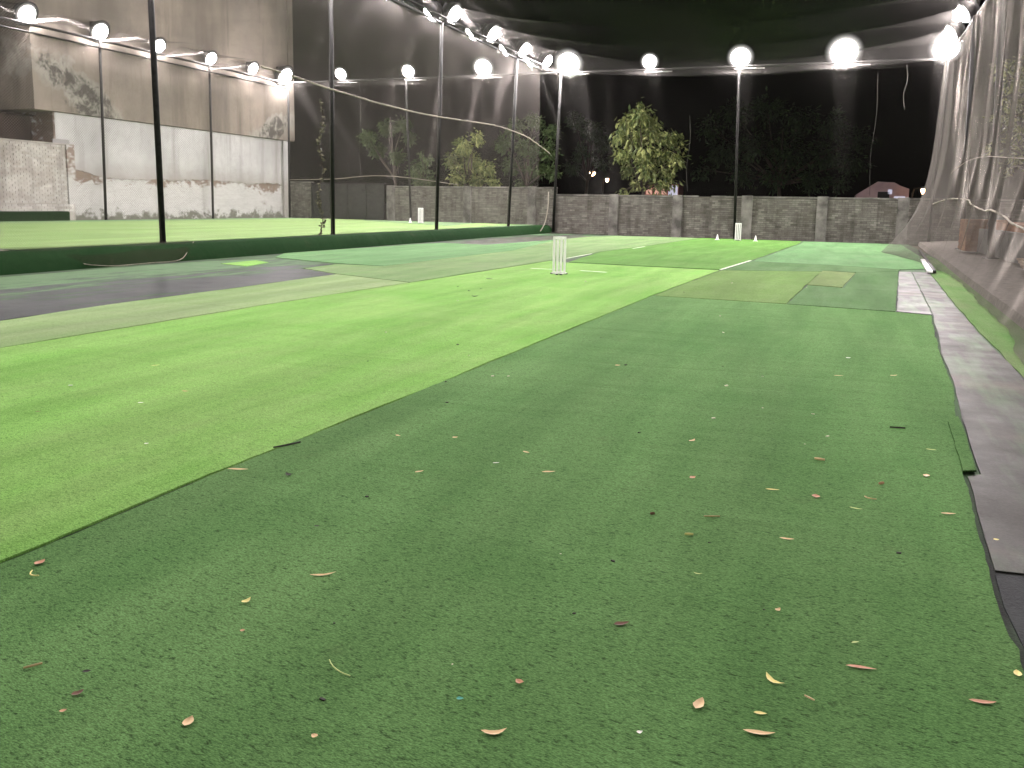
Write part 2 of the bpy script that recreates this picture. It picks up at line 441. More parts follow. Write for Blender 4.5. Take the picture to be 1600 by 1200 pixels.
def dryleaf(name, c, c2):
    t = NT(name)
    n = t.noise(60, 3)
    t.color(t.mix(n, c, c2)); t.rough(0.6, 0.35)
    return t.m
M['dry_tan'] = dryleaf('dry_tan', (0.62, 0.40, 0.20), (0.78, 0.58, 0.34))
M['dry_yellow'] = dryleaf('dry_yellow', (0.70, 0.60, 0.16), (0.85, 0.76, 0.34))
M['dry_red'] = dryleaf('dry_red', (0.46, 0.20, 0.11), (0.62, 0.34, 0.21))
M['dry_brown'] = dryleaf('dry_brown', (0.09, 0.035, 0.022), (0.18, 0.08, 0.05))
M['dry_black'] = dryleaf('dry_black', (0.018, 0.014, 0.012), (0.04, 0.03, 0.025))
M['dry_green'] = dryleaf('dry_green', (0.42, 0.52, 0.14), (0.62, 0.68, 0.30))
M['dry_white'] = dryleaf('dry_white', (0.72, 0.72, 0.66), (0.85, 0.84, 0.80))
M['dry_teal'] = dryleaf('dry_teal', (0.05, 0.30, 0.24), (0.08, 0.36, 0.28))

def emit(name, c, s_):
    t = NT(name)
    e = t.new('ShaderNodeEmission'); e.inputs[0].default_value = (*c, 1); e.inputs[1].default_value = s_
    t.link(e.outputs[0], t.out.inputs[0])
    return t.m
M['lens'] = emit('lens', (1.0, 0.925, 0.915), LAMP)
t = NT('glow_ring'); at = t.new('ShaderNodeAttribute', attribute_name='tone')
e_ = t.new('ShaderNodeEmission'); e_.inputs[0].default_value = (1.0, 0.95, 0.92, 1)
t.link(t.math('MULTIPLY', at.outputs['Fac'], 5.0), e_.inputs[1]); t.link(e_.outputs[0], t.out.inputs[0]); M['glow_ring'] = t.m  # painted lamp glow: emission follows the ring's vertex tone
M['warm_lamp'] = emit('warm_lamp', (1.0, 0.55, 0.28), 60.0)
M['window_lit'] = emit('window_lit', (1.0, 0.55, 0.42), 0.8)
M['window_cool'] = emit('window_cool', (0.85, 0.82, 1.0), 0.7)

def net(name, cover, tint, cell=None, strand=0.1, gloss=0.35, aniso=0.9, rot=0.0, rough=0.42):
    """knotted nylon netting: thin strands on a diamond grid, clear in between"""
    t = NT(name)
    t.n.remove(t.b)
    uv = t.new('ShaderNodeUVMap', uv_map='UVMap')
    if cell:
        sp = t.new('ShaderNodeSeparateXYZ'); t.link(uv.outputs[0], sp.inputs[0])
        u, v = sp.outputs[0], sp.outputs[1]
        def line(a):
            return t.math('LESS_THAN', t.math('FRACT', t.math('DIVIDE', a, cell)), strand)
        fac = t.math('MAXIMUM', line(t.math('ADD', u, v)), line(t.math('SUBTRACT', u, v)))
        fac = t.math('MULTIPLY', fac, cover)
    else:
        n = t.noise(0.5, 3)
        fac = t.math('MULTIPLY', t.ramp(n, [(0.3, 0.8), (0.7, 1.2)]), cover)
    d = t.new('ShaderNodeBsdfDiffuse'); d.inputs[0].default_value = (*tint, 1)
    tr = t.new('ShaderNodeBsdfTranslucent'); tr.inputs[0].default_value = (*tint, 1)
    m1 = t.new('ShaderNodeMixShader'); m1.inputs[0].default_value = 0.45
    t.link(d.outputs[0], m1.inputs[1]); t.link(tr.outputs[0], m1.inputs[2])
    g = t.new('ShaderNodeBsdfAnisotropic'); g.inputs['Color'].default_value = (*[min(1, x * 2.0) for x in tint], 1)
    g.inputs['Roughness'].default_value = rough; g.inputs['Anisotropy'].default_value = aniso; g.inputs['Rotation'].default_value = rot
    tg = t.new('ShaderNodeTangent', direction_type='UV_MAP', uv_map='UVMap'); t.link(tg.outputs[0], g.inputs['Tangent'])
    m2 = t.new('ShaderNodeMixShader'); m2.inputs[0].default_value = gloss
    t.link(m1.outputs[0], m2.inputs[1]); t.link(g.outputs[0], m2.inputs[2])
    tp = t.new('ShaderNodeBsdfTransparent')
    m3 = t.new('ShaderNodeMixShader'); t.link(fac, m3.inputs[0]); t.link(tp.outputs[0], m3.inputs[1]); t.link(m2.outputs[0], m3.inputs[2])
    t.link(m3.outputs[0], t.out.inputs[0])
    return t.m
TINT = (0.17, 0.155, 0.145)
M['net_part'] = net('net_part', 0.90, TINT, 0.05, 0.11, gloss=0.18, rough=0.6)
M['net_roof'] = net('net_roof', 0.20, (0.15, 0.14, 0.135))
M['net_back'] = net('net_back', 0.08, (0.09, 0.085, 0.08))
M['net_left'] = net('net_left', 0.06, TINT)
M['net_right'] = net('net_right', 0.50, (0.19, 0.175, 0.16), gloss=0.22, rough=0.55)
# ------------------------------------------------------------------ shared dimensions
PZ = 0.35                       # raised platform height
def back_y(x): return 36.4 + (3.07 - x) * 0.07

# ------------------------------------------------------------------ ground, underlay, platform
g = MB().quad((-400, -200, -0.05), (400, -200, -0.05), (400, 600, -0.05), (-400, 600, -0.05)).build('ground', M['soil'])
tag(g, kind='structure')
m = MB().box((-12.9, -6, -0.04), (2.6, 36.9, 0.0))
tag(m.build('court_floor', M['underlay']), kind='structure')
# platform: front face turned down in dark turf, a little wavy
rng = random.Random(3)
pb = MB()
ys = [-6 + i * 0.35 for i in range(int(43.6 / 0.35) + 2)]
for y in ys:
    w = noise.noise(Vector((y * 0.35, 0, 0))) * 0.05
    w2 = noise.noise(Vector((y * 0.8, 5, 0))) * 0.03
    for (px, pz) in ((-12.62 + w, 0.0), (-12.70 + w * 0.7, PZ * 0.5), (-12.83 + w2, PZ - 0.015 + w2), (-13.0 + w2, PZ + 0.012 + w2 * 0.6), (-13.5, PZ)):
        pb.v.append((px, y, pz))
for i in range(len(ys) - 1):
    for j in range(4):
        a = i * 5 + j
        pb.f.append((a, a + 1, a + 6, a + 5))
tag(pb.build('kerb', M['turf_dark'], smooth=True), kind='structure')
tag(MB().box((-29.0, -6, -0.04), (-13.2, 38.9, PZ)).build('platform', M['turf_plat2']), kind='structure')

# ------------------------------------------------------------------ turf mats
def mat_thing(name, pts, mat, label, z0=0.002, th=0.010, cat='turf mat', seed=0, jit=0.012, step=0.25, base=(0, 0)):
    """a cut sheet of artificial turf with slightly ragged edges"""
    rg = random.Random(seed)
    out = []
    for i, p in enumerate(pts):
        q = pts[(i + 1) % len(pts)]
        a, b = Vector((*p, 0)), Vector((*q, 0)); L = (b - a).length
        k = max(1, min(170, int(L / step)))
        nrm = Vector((-(b - a).y, (b - a).x, 0)).normalized()
        for j in range(k):
            c = a.lerp(b, j / k)
            if j: c = c + nrm * (noise.noise(Vector((c.x * 1.3 + seed, c.y * 1.3, 0))) * jit * 1.6 + rg.uniform(-jit, jit) * 0.4)
            out.append((c.x, c.y))
    area = sum(out[i][0] * out[(i + 1) % len(out)][1] - out[(i + 1) % len(out)][0] * out[i][1] for i in range(len(out)))
    if area < 0: out.reverse()
    n = len(out); mb = MB()
    mb.v = [(x, y, z0) for x, y in out] + [(x, y, z0 + th) for x, y in out]
    mb.f = [tuple(range(n, 2 * n))] + [(i, (i + 1) % n, n + (i + 1) % n, n + i) for i in range(n)]
    o = mb.build(name, mat)
    return tag(o, label, cat, 'artificial turf mats laid side by side' if cat == 'turf mat' else 'black rubber mats showing between the turf')

mat_thing('turf_mat', [(-2.64, 0.3), (-2.64, 2.9), (-2.54, 6.92), (-2.45, 11.96), (-0.67, 11.82), (0.75, 11.61), (1.14, 11.48), (0.92, 8.15), (0.86, 6.79), (0.79, 6.03), (0.72, 5.18), (0.65, 4.49), (0.62, 3.94), (0.59, 3.29), (0.57, 2.98), (0.58, 2.68), (0.565, 2.0), (0.56, 0.3)],
          M['turf_near'], 'large dark green turf mat filling the foreground, scattered with fallen leaves', seed=1, step=0.07, jit=0.010)
mat_thing('turf_mat', [(-2.665, 0.3), (-2.66, 2.9), (-2.585, 5.3), (-2.57, 6.92), (-2.475, 11.96), (-2.26, 17.69), (-3.95, 17.78), (-5.68, 17.97), (-6.18, 18.33), (-6.36, 11.8), (-6.50, 8.23), (-6.48, 6.22), (-6.5, 4.88), (-6.5, 0.3)],
          M['turf_bright'], 'large bright lime green turf mat left of the foreground mat', seed=3, step=0.07, jit=0.010)
mat_thing('turf_mat', [(-2.435, 11.985), (-0.60, 11.875), (-0.455, 15.25), (-0.28, 18.6), (-2.22, 17.69)],
          M['turf_mid'], 'small yellowish green mat between the bright mat and the grey green one', seed=4)
mat_thing('turf_mat', [(-0.44, 15.15), (0.12, 14.97), (0.38, 18.66), (-0.26, 18.95)],
          M['turf_olive'], 'narrow olive turf patch with a dark torn right edge', seed=5)
mat_thing('turf_mat', [(-0.585, 11.86), (0.745, 11.69), (1.255, 19.66), (0.40, 18.72), (0.145, 14.83), (-0.435, 15.05)],
          M['turf_near_far'], 'green turf mat bordering the shiny grey rubber mat', seed=6)
pitch_mat = mat_thing('turf_mat', [(-5.70, 18.21), (-4.0, 18.0), (-2.28, 17.9), (-1.99, 21.74), (-1.37, 33.72), (-1.4, 36.3), (-5.5, 36.6), (-5.54, 35.76), (-5.83, 27.85), (-6.22, 22.85)],
          M['turf_pitch'], 'vivid green pitch mat running up to the far white wicket', seed=7)
mat_thing('turf_mat', [(-1.94, 21.22), (-0.09, 20.98), (1.34, 20.36), (1.87, 20.94), (2.25, 27.26), (2.3, 36.0), (-1.3, 36.2), (-1.30, 33.76)],
          M['turf_aqua'], 'pale bluish green mat in the far right corner beside the net', seed=8)
mat_thing('turf_mat', [(-1.95, 21.16), (-2.2, 17.74), (-0.28, 18.66), (-0.26, 19.0), (0.40, 18.76), (1.25, 19.7), (1.32, 20.30), (-0.09, 20.92)],
          M['turf_near_far'], 'dull green strip of turf just before the pale bluish mat', seed=9)
mat_thing('turf_mat', [(-6.52, 0.3), (-6.52, 4.9), (-6.53, 8.28), (-6.39, 11.85), (-8.22, 12.57), (-8.11, 9.56), (-8.10, 7.61), (-7.93, 5.96), (-7.9, 0.3)],
          M['turf_dusty'], 'dusty pale green turf strip between bright mat and worn black matting', seed=10)
mat_thing('turf_mat', [(-8.20, 12.61), (-6.42, 11.93), (-6.24, 18.45), (-6.17, 19.51), (-6.27, 22.9), (-5.88, 27.9), (-5.57, 36.5), (-9.12, 35.8), (-9.74, 34.12), (-9.82, 29.89), (-8.48, 21.81), (-8.50, 17.73), (-8.48, 14.65), (-9.58, 14.64), (-9.46, 13.34)],
          M['turf_dusty_far'], 'long pale green turf mat behind the near white wicket', seed=11)
mat_thing('turf_mat', [(-11.79, 15.56), (-9.74, 14.83), (-8.53, 14.75), (-8.54, 17.95), (-8.52, 22.12), (-9.87, 29.85), (-10.37, 24.37), (-12.02, 24.56), (-12.3, 21.47), (-12.6, 16.98)],
          M['turf_aqua'], 'bluish green turf mat along the foot of the kerb', seed=12)
mat_thing('rubber_mat', [(-11.9, 0.3), (-12.0, 6.0), (-12.15, 8.38), (-12.3, 11), (-12.25, 13.46), (-11.68, 15.37), (-9.65, 14.65), (-9.51, 13.32), (-8.26, 12.59), (-8.14, 9.56), (-8.13, 7.61), (-7.97, 5.99), (-7.95, 0.3)],
          M['rubber_worn'], 'worn black matting streaked with old green turf below the kerb', 0.002, 0.007, 'rubber mat', seed=13)
mat_thing('turf_mat', [(-11.45, 13.37), (-11.48, 14.49), (-10.92, 14.19), (-10.62, 13.13)], M['turf_bright'],
          'small scrap of lime green turf on the worn black matting', 0.010, 0.008, seed=14)
mat_thing('rubber_mat', [(-12.04, 24.58), (-12.06, 30.86), (-10.58, 35.21), (-9.77, 34.15), (-9.85, 29.92), (-10.37, 24.40)], M['rubber'],
          'dark grey bare patch of matting near the far end of the kerb', 0.002, 0.006, 'rubber mat', seed=15)
mat_thing('rubber_mat', [(1.265, 19.6), (0.77, 11.70), (1.16, 11.56), (1.50, 19.7)], M['rubber_shiny'], 'shiny grey rubber mat catching the lamp glare at the far right', 0.002, 0.009, 'rubber mat', seed=24)
mat_thing('rubber_mat', [(1.52, 19.65), (1.18, 11.54), (0.94, 8.15), (0.88, 6.79), (0.80, 5.76), (0.735, 4.53), (0.67, 4.47), (0.64, 3.94), (0.61, 3.29), (0.78, 3.31), (1.38, 3.35), (1.40, 6.32), (1.42, 7.47), (1.47, 9.86), (1.56, 12.75), (1.75, 17.33), (1.86, 19.9)],
          M['rubber'], 'long dull grey rubber walkway beside the right net', 0.002, 0.005, 'rubber mat', seed=16)
mat_thing('rubber_mat', [(0.605, 3.26), (0.78, 3.28), (1.4, 3.32), (1.4, 0.3), (0.585, 0.3), (0.60, 2.68), (0.59, 2.98)],
          M['rubber_worn'], 'dark worn rubber mat at the lower right picture edge', 0.001, 0.004, 'rubber mat', seed=17)
mat_thing('turf_mat', [(1.88, 20.31), (1.77, 17.36), (1.58, 12.77), (1.49, 9.88), (1.44, 7.48), (1.42, 6.3), (1.42, 0.3), (2.3, 0.3), (2.3, 7.29), (2.4, 16.11), (2.5, 20.3), (2.55, 27), (2.28, 27.2), (1.9, 20.9)],
          M['turf_edge'], 'frayed strip of green turf under the hem of the right net', 0.002, 0.006, seed=18)
mat_thing('turf_mat', [(0.70, 5.57), (0.775, 5.75), (0.755, 5.19), (0.715, 4.54), (0.652, 4.50), (0.67, 4.95)], M['turf_near'],
          'narrow overlapping flap of dark green turf by the rubber walkway', 0.014, 0.010, seed=19, step=0.12, jit=0.006)
# platform mats
mat_thing('turf_mat', [(-26.3, -2), (-26.3, 38.2), (-25.0, 38.2), (-22.4, 37.9), (-14.2, 37.4), (-13.6, 30), (-13.3, 10), (-13.3, -2)], M['turf_plat'],
          'big yellowish green mat covering the raised platform', PZ + 0.003, 0.010, seed=20)
mat_thing('turf_mat', [(-22.0, 36.2), (-22.9, 37.6), (-16.4, 37.2), (-15.2, 31.5)], M['turf_plat2'],
          'greyish green patch before the far dark gate on the platform', PZ + 0.014, 0.008, seed=21)
mat_thing('turf_mat', [(-28.3, -2), (-28.3, 38.3), (-26.36, 38.3), (-26.36, -2)], M['turf_plat2'],
          'bluish green border strip along the tall stained building', PZ + 0.003, 0.008, seed=22)
mat_thing('rubber_mat', [(-14.6, 4), (-15.2, 9.0), (-13.25, 10.3), (-13.15, 4)], M['rubber'],
          'grey rubber corner piece on the platform at the left picture edge', PZ + 0.015, 0.006, 'rubber mat', seed=23)
# painted marks on the pitch mat
def mark(a, b, w, z=0.0155):
    a, b = Vector((*a, z)), Vector((*b, z)); n = (b - a).cross(Vector((0, 0, 1))).normalized() * w / 2
    mb = MB(); k = 10; pts = []
    for i in range(k + 1):
        c = a.lerp(b, i / k); j = 1 + 0.35 * noise.noise(c * 3)
        mb.v += [tuple(c + n * j), tuple(c - n * j)]
    for i in range(k): mb.f.append((2 * i, 2 * i + 2, 2 * i + 3, 2 * i + 1))
    mb.build('painted_line', M['line_paint'], pitch_mat)
mark((-2.25, 17.8), (-1.99, 21.5), 0.07)
mark((-6.12, 19.3), (-6.16, 21.75), 0.06)
mark((-5.86, 25.25), (-5.84, 26.9), 0.06)
mark((-5.75, 15.83), (-5.15, 15.80), 0.10)
mark((-4.72, 15.86), (-4.15, 15.72), 0.10)

# ------------------------------------------------------------------ brick walls
def brick_course(parent, p0, d, length, z0, z1, nrm, mat, bw=0.235, bh=0.072, gap=0.011, depth=0.03, seed=0, skip=(), single=False):
    rg = random.Random(seed); mb = MB(); mb.col = []
    p0 = Vector(p0); d = Vector(d).normalized(); nrm = Vector(nrm).normalized()
    rows = int((z1 - z0) / (bh + gap))
    bhh = (z1 - z0) / rows - gap
    for r_ in range(rows):
        zc = z0 + (r_ + 0.5) * (bhh + gap); s_ = -(r_ % 2) * (bw + gap) / 2
        while s_ < length:
            a = max(0, s_); b = min(length, s_ + bw)
            s_ += bw + gap
            if b - a < 0.05: continue
            mid = (a + b) / 2
            if any(k0 < mid < k1 for k0, k1 in skip): continue
            out = depth * 0.5 + rg.uniform(-0.005, 0.006)
            mb.obox(p0 + d * mid + Vector((0, 0, zc + rg.uniform(-.003, .003))) + nrm * (out - depth * 0.5), d * ((b - a) / 2), nrm * (depth * 0.5), Vector((0, 0, bhh / 2)))
            tone = min(1, max(0, rg.gauss(0.5, 0.24))); mb.col += [tone] * 8
            if single:
                mb.build('brick', mat, parent); mb = MB(); mb.col = []
    if single: return None
    o = mb.build('brick_courses', mat, parent)
    o['kind'] = 'stuff'
    return o

bd = Vector((1, -0.07, 0)).normalized(); bn = Vector((-0.07, -1, 0)).normalized()   # along the back wall, towards the court
def bpt(x, z=0, off=0.0):
    p = Vector((x, back_y(x), z)) - bn * 0.35
    return p + bn * off
def back_wall(name, x0, x1, z0, ztop, label, pil, seed):
    root = empty(name, bpt(x0, 0), 0, label, 'brick wall', 'brick boundary walls at the far end')
    inv = Matrix.Translation(-Vector(root.location))
    L = (bpt(x1) - bpt(x0)).length
    def loc(p): return inv @ Vector(p)
    mb = MB(); c = (bpt(x0, 0, -0.12) + bpt(x1, 0, -0.12)) / 2
    mb.obox(loc((c.x, c.y, (z0 - 0.3 + ztop) / 2)), bd * (L / 2), bn * 0.115, Vector((0, 0, (ztop - z0 + 0.3) / 2)))
    mb.build('wall_core', M['mortar'], root)
    brick_course(root, loc(bpt(x0, 0, 0.0)), bd, L, z0, ztop - 0.06, bn, M['brick_grey'], seed=seed)
    # worn coping course
    cp = MB(); n = int(L / 0.6); rg = random.Random(seed + 5)
    for i in range(n):
        if rg.random() < 0.06: continue
        cc = bpt(x0) + bd * ((i + 0.5) * L / n)
        cp.obox(loc((cc.x, cc.y, ztop + rg.uniform(-.004, .012))) - bn * 0.12, bd * (L / n / 2 - 0.006), bn * (0.15 + rg.uniform(0, .02)), Vector((0, 0, 0.035)))
    cp.build('coping', M['pillar_plaster'], root)
    for px, w in pil:
        p = MB(); cc = bpt(px, 0, 0.05)
        p.obox(loc((cc.x, cc.y, (z0 - 0.2 + ztop + 0.06) / 2)), bd * (w / 2), bn * 0.09, Vector((0, 0, (ztop + 0.06 - z0 + 0.2) / 2)))
        p.build('pilaster', M['pillar_plaster'], root, bevel=0.012)
    return root
back_wall('boundary_wall', -12.6, 7.5, 0.0, 1.78, 'grey brick boundary wall with pilasters behind the far wicket',
          [(-9.7, 0.42), (-6.75, 0.42), (-3.75, 0.45), (-0.72, 0.42), (2.3, 0.42), (5.4, 0.42)], 11)
back_wall('boundary_wall', -22.0, -12.62, PZ, 2.10, 'paler brick boundary wall behind the dividing net, right of the dark gate',
          [(-21.8, 0.45), (-17.3, 0.40), (-13.8, 0.40)], 12)
back_wall('boundary_wall', -28.4, -27.0, PZ, 2.30, 'short brick wall piece between the stained building and dark gate', [], 13)
# dark sheet gate
gr = empty('metal_gate', bpt(-24.5, PZ), 0, 'dark sheet metal gate in the far brick wall', 'gate')
def gl(x, z, off=0): return bpt(x, z, off) - Vector(gr.location)
for i in range(4):
    x0 = -26.95 + i * 1.18
    q = MB(); c = (gl(x0 + 0.02, 0) + gl(x0 + 1.16, 0)) / 2
    q.obox((c.x, c.y, 0.95), bd * 0.57, bn * 0.012, Vector((0, 0, 0.93)))
    q.build('panel', M['gate'], gr)
    s_ = MB(); s_.obox(gl(x0 + 0.02, 1.0, 0.03) - Vector((0, 0, 0.0)), bd * 0.03, bn * 0.025, Vector((0, 0, 0.95))); s_.build('stile', M['gate'], gr)
s_ = MB(); c = gl(-24.55, PZ + 1.86, 0.03); s_.obox((c.x, c.y, 1.9), bd * 2.4, bn * 0.03, Vector((0, 0, 0.035))); s_.build('top_rail', M['post_steel'], gr)

# ------------------------------------------------------------------ tall stained building on the left
bl = empty('building', (-28.5, 31, 0), 0, 'tall stained building wall, beige above and whitewashed below', 'building')
def lb(mb, name, mat, **k):
    mb.v = [(x + 28.5, y - 31, z) for x, y, z in mb.v]
    return mb.build(name, mat, bl, **k)
lb(MB().box((-31.5, 23.3, 4.52), (-28.38, 39.4, 15.0)), 'upper_wall', M['wall_upper'], bevel=0.02)
lb(MB().box((-31.5, 24.2, 0.2), (-28.56, 38.95, 4.519)), 'lower_wall', M['wall_base'])
# plaster sheet with a broken lower edge
pl = MB(); n = 300
for i in range(n + 1):
    y = 24.25 + (38.9 - 24.25) * i / n
    ze = 2.12 + 0.30 * max(0, 1 - abs(y - 24.2) / 3.0) + 0.15 * noise.noise(Vector((y * 0.5, 1.3, 0))) + 0.08 * noise.noise(Vector((y * 2.2, 4.1, 0))) + 0.07 * noise.noise(Vector((y * 6, 2, 0))) + 0.05 * noise.noise(Vector((y * 15, 7, 0)))
    for x in (-28.555, -28.52):
        pl.v += [(x, y, ze), (x, y, 4.51)]
for i in range(n):
    a, b = 4 * i, 4 * i + 4
    pl.f += [(a + 2, b + 2, b + 3, a + 3), (a, b, b + 2, a + 2)]
lb(pl, 'plaster', M['wall_plaster'])
lb(MB().box((-28.53, 24.1, 2.55), (-28.50, 24.85, 3.5)), 'cement_patch', plain('cement_patch', (0.36, 0.35, 0.345), 0.9, 0.2, var=0.1, scale=2))
o = lb(MB().box((-28.56, 38.45, 0.3), (-28.42, 38.98, 4.515)), 'corner_pier', M['wall_plaster'], bevel=0.01)
lb(MB().box((-28.37, 38.9, 4.60), (-28.33, 39.36, 15)), 'corner_trim', M['wall_upper'])

# low whitewashed brick wall left of it
lw = empty('low_wall', (-28.4, 20, 0), 0, 'low whitewashed brick wall at the left edge beside the building', 'brick wall')
q = MB().box((-0.35, -12, 0.2), (-0.02, 4.88, 3.28)); q.build('wall_core', M['mortar_white'], lw)
brick_course(lw, (0.0, -10, 0), (0, 1, 0), 14.55, 1.02, 3.26, (1, 0, 0), M['brick_white'], seed=31)
brick_course(lw, (0.07, -10, 0), (0, 1, 0), 14.75, PZ + 0.36, 1.0, (1, 0, 0), M['brick_white'], seed=32)
q = MB().box((-0.3, 4.56, 1.0), (0.06, 4.92, 3.30)); q.build('pilaster', M['wall_base'], lw)
q = MB().box((-0.3, -10, 3.28), (0.05, 4.9, 3.33)); q.build('coping', M['mortar_white'], lw)
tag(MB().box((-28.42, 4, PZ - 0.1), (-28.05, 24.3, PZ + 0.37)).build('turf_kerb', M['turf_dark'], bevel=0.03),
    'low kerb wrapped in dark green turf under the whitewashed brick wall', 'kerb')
sh = empty('shed', (-29.6, 20, 0), 0, 'dark brown shed wall rising behind the low whitewashed wall', 'shed')
MB().box((-2.5, -12, 0), (0, 4.1, 4.35)).build('wall', M['shed'], sh)
rf = MB()
for i in range(40): rf.box((-2.7, -12 + i * 0.405, 4.35 + (i % 2) * 0.012), (0.12, -12 + i * 0.405 + 0.40, 4.38 + (i % 2) * 0.012))
rf.build('roof_sheet', M['shed'], sh)

# ------------------------------------------------------------------ right-hand ledge, brick planter
lg = MB()
for y, xf in ((-2, 1.75), (6, 1.80), (9, 1.92), (16, 2.18), (27, 2.62), (36.6, 2.95)):
    lg.v += [(xf, y, -0.03), (xf + 0.04, y, 0.12), (xf + 0.75, y, 0.17), (xf + 1.1, y, 0.19), (xf + 3.5, y, 0.20)]
for i in range(5):
    for j in range(4):
        a = i * 5 + j; lg.f.append((a, a + 5, a + 6, a + 1))
tag(lg.build('ledge', M['concrete']), kind='structure')
pn = empty('brick_planter', (3.5, 24.5, 0.25), 0, 'orange brick planter with dark front seen through the right net', 'planter')
MB().box((0.0, -9, 0), (0.25, 2.2, 0.62)).build('front_wall', M['concrete_dark'], pn)
brick_course(pn, (-0.28, 1.0, 0.0), (0, 1, 0), 1.4, 0.03, 0.86, (-1, 0, 0), M['brick_red'], seed=41, single=True)
brick_course(pn, (-0.28, 1.0, 0.0), (1, 0, 0), 0.9, 0.03, 0.86, (0, -1, 0), M['brick_red'], seed=42, single=True)
MB().box((-0.27, 1.01, 0), (0.7, 2.4, 0.86)).build('pillar', plain('pillar_brick', (0.28, 0.14, 0.08), 0.9, 0.1, var=0.3, scale=5), pn)
MB().box((0.26, -9, 0), (3, 2.2, 0.80)).build('soil_bed', plain('red_soil', (0.30, 0.15, 0.09), 0.95, 0.1, var=0.35, scale=2, bump=0.6), pn)
for i in range(3):
    o = MB().obox((0, 0, 0), (0.06, 0, 0), (0.1, 2.6, 0), (0, 0, 0.02)).build('timber_plank', plain('old_timber_%d' % i, (0.34, 0.26, 0.20), 0.85, 0.2, var=0.3, scale=5))
    o.location = (2.95 + i * 0.19, 15.2 + i * 0.5, 0.345 + 0.03 * i); o.rotation_euler = (0, 0, R(-4 + i * 3))
    tag(o, ['weathered timber plank lying nearest the net on the right ledge', 'middle of three weathered planks on the right ledge', 'weathered plank farthest from the net on the right ledge'][i], 'plank', 'planks on the ledge')
# white edged strip lying by the net
st = empty('edging_strip', (2.12, 24.7, 0.02), 0, 'white strip with a dark edge lying on turf by the right net', 'strip')
dv = Vector((1.85 - 2.42, 19.65 - 30.31, 0)) * 0.5
MB().obox((dv.x * 0.55, dv.y * 0.55, 0.03), dv * 0.45, (0.05, 0, 0), (0, 0, 0.02)).build('white_face', M['white_paint'], st)
MB().obox((0.085, 0, 0.035), dv, (0.03, 0, 0), (0, 0, 0.03)).build('dark_edge', M['post_steel'], st)

# ------------------------------------------------------------------ posts, pipes
def post(name, bot, top, r, label, group, cap=True):
    root = empty(name, bot, 0, label, 'post', group)
    b = Vector(bot); t = Vector(top) - b
    MB().tube([(0, 0, 0), tuple(t)], r, 10).build('pole', M['post_steel'], root, smooth=True)
    MB().lathe([(r * 2.2, 0), (r * 2.2, 0.02), (r * 1.15, 0.035), (r * 1.15, 0.06)], 12).build('base_plate', M['post_steel'], root)
    return root
GP = 'steel posts holding up the nets'
TP = 7.45
ZB = lambda x: 7.05 + max(0, (3.0 - x)) * 0.0165     # height of the back pipe
post('net_post', (-13.25, 13.73, PZ - 0.02), (-13.25, 13.66, TP), 0.062, 'nearest and thickest dark steel post on the kerb at left', GP)
post('net_post', (-13.25, 20.1, PZ - 0.02), (-13.25, 20.15, TP), 0.062, 'second nearest steel post on the kerb, right of the stained wall', GP)
post('net_post', (-13.25, 26.6, PZ - 0.02), (-13.25, 26.95, TP), 0.062, 'steel post on the kerb right of the left wicket', GP)
post('net_post', (-13.25, 33.5, PZ - 0.02), (-13.25, 34.2, TP), 0.062, 'farthest kerb post before the dividing net corner', GP)
post('net_post', (-12.55, back_y(-12.55), 0), (-12.35, back_y(-12.35), ZB(-12.4)), 0.065, 'dark corner post where the dividing net meets the back net', GP)
post('net_post', (-28.15, 26.1, PZ - 0.02), (-28.15, 26.25, 7.5), 0.055, 'thin steel post before the left part of the stained wall', GP)
post('net_post', (-28.15, 32.45, PZ - 0.02), (-28.15, 32.55, 7.5), 0.055, 'thin steel post before the middle of the whitewashed wall', GP)
post('net_post', (-28.0, 38.3, PZ - 0.02), (-28.0, 38.4, 7.5), 0.06, 'steel post at the far corner of the stained building', GP)
post('net_post', (-20.4, back_y(-20.4), PZ - 0.02), (-20.7, back_y(-20.7), ZB(-20.6)), 0.055, 'steel post rising behind the left wicket', GP)
post('net_post', (-4.15, back_y(-4.15), 0), (-4.35, back_y(-4.35), ZB(-4.3)), 0.06, 'lone steel post beside the far wicket', GP)
post('net_post', (3.3, back_y(3.3), 0), (3.4, back_y(3.4), ZB(3.4)), 0.06, 'steel post at the far right net corner', GP)
post('net_post', (3.3, 27.0, 0.25), (3.3, 28.6, 7.0), 0.07, 'leaning dark post behind the right net, nearer the corner', GP)
post('net_post', (3.3, 21.9, 0.25), (3.3, 24.0, 7.0), 0.08, 'thick dark post behind the right net near the picture edge', GP)
def pipe(name, a, b, r, label, mat=None, sag=0.0, n=12):
    a, b = Vector(a), Vector(b)
    pts = [a.lerp(b, i / n) - Vector((0, 0, sag * 4 * (i / n) * (1 - i / n))) for i in range(n + 1)]
    o = MB().tube(pts, r, 8).build(name, mat or M['post_steel'], smooth=True)
    return tag(o, label, 'pipe', 'top pipes and cables of the net frame')
pipe('top_pipe', (-28.15, 0, 7.52), (-28.15, 38.5, 7.52), 0.05, 'upper pipe under the lamps along the stained building')
pipe('top_pipe', (-28.10, 0, 7.22), (-28.10, 38.5, 7.22), 0.035, 'lower pipe of the lamp rail along the stained building')
pipe('top_pipe', (-13.25, 0, TP), (-13.25, 37.4, TP), 0.045, 'top pipe over the kerb posts carrying the dividing net')
pipe('top_pipe', (-12.9, 0, TP + 0.06), (-12.9, 37.4, TP + 0.06), 0.03, 'thin second pipe beside the dividing net top')
pipe('top_pipe', (-28.1, back_y(-28.1), ZB(-28)), (-12.4, back_y(-12.4), ZB(-12.4)), 0.04, 'top pipe across the far end left of the corner post')
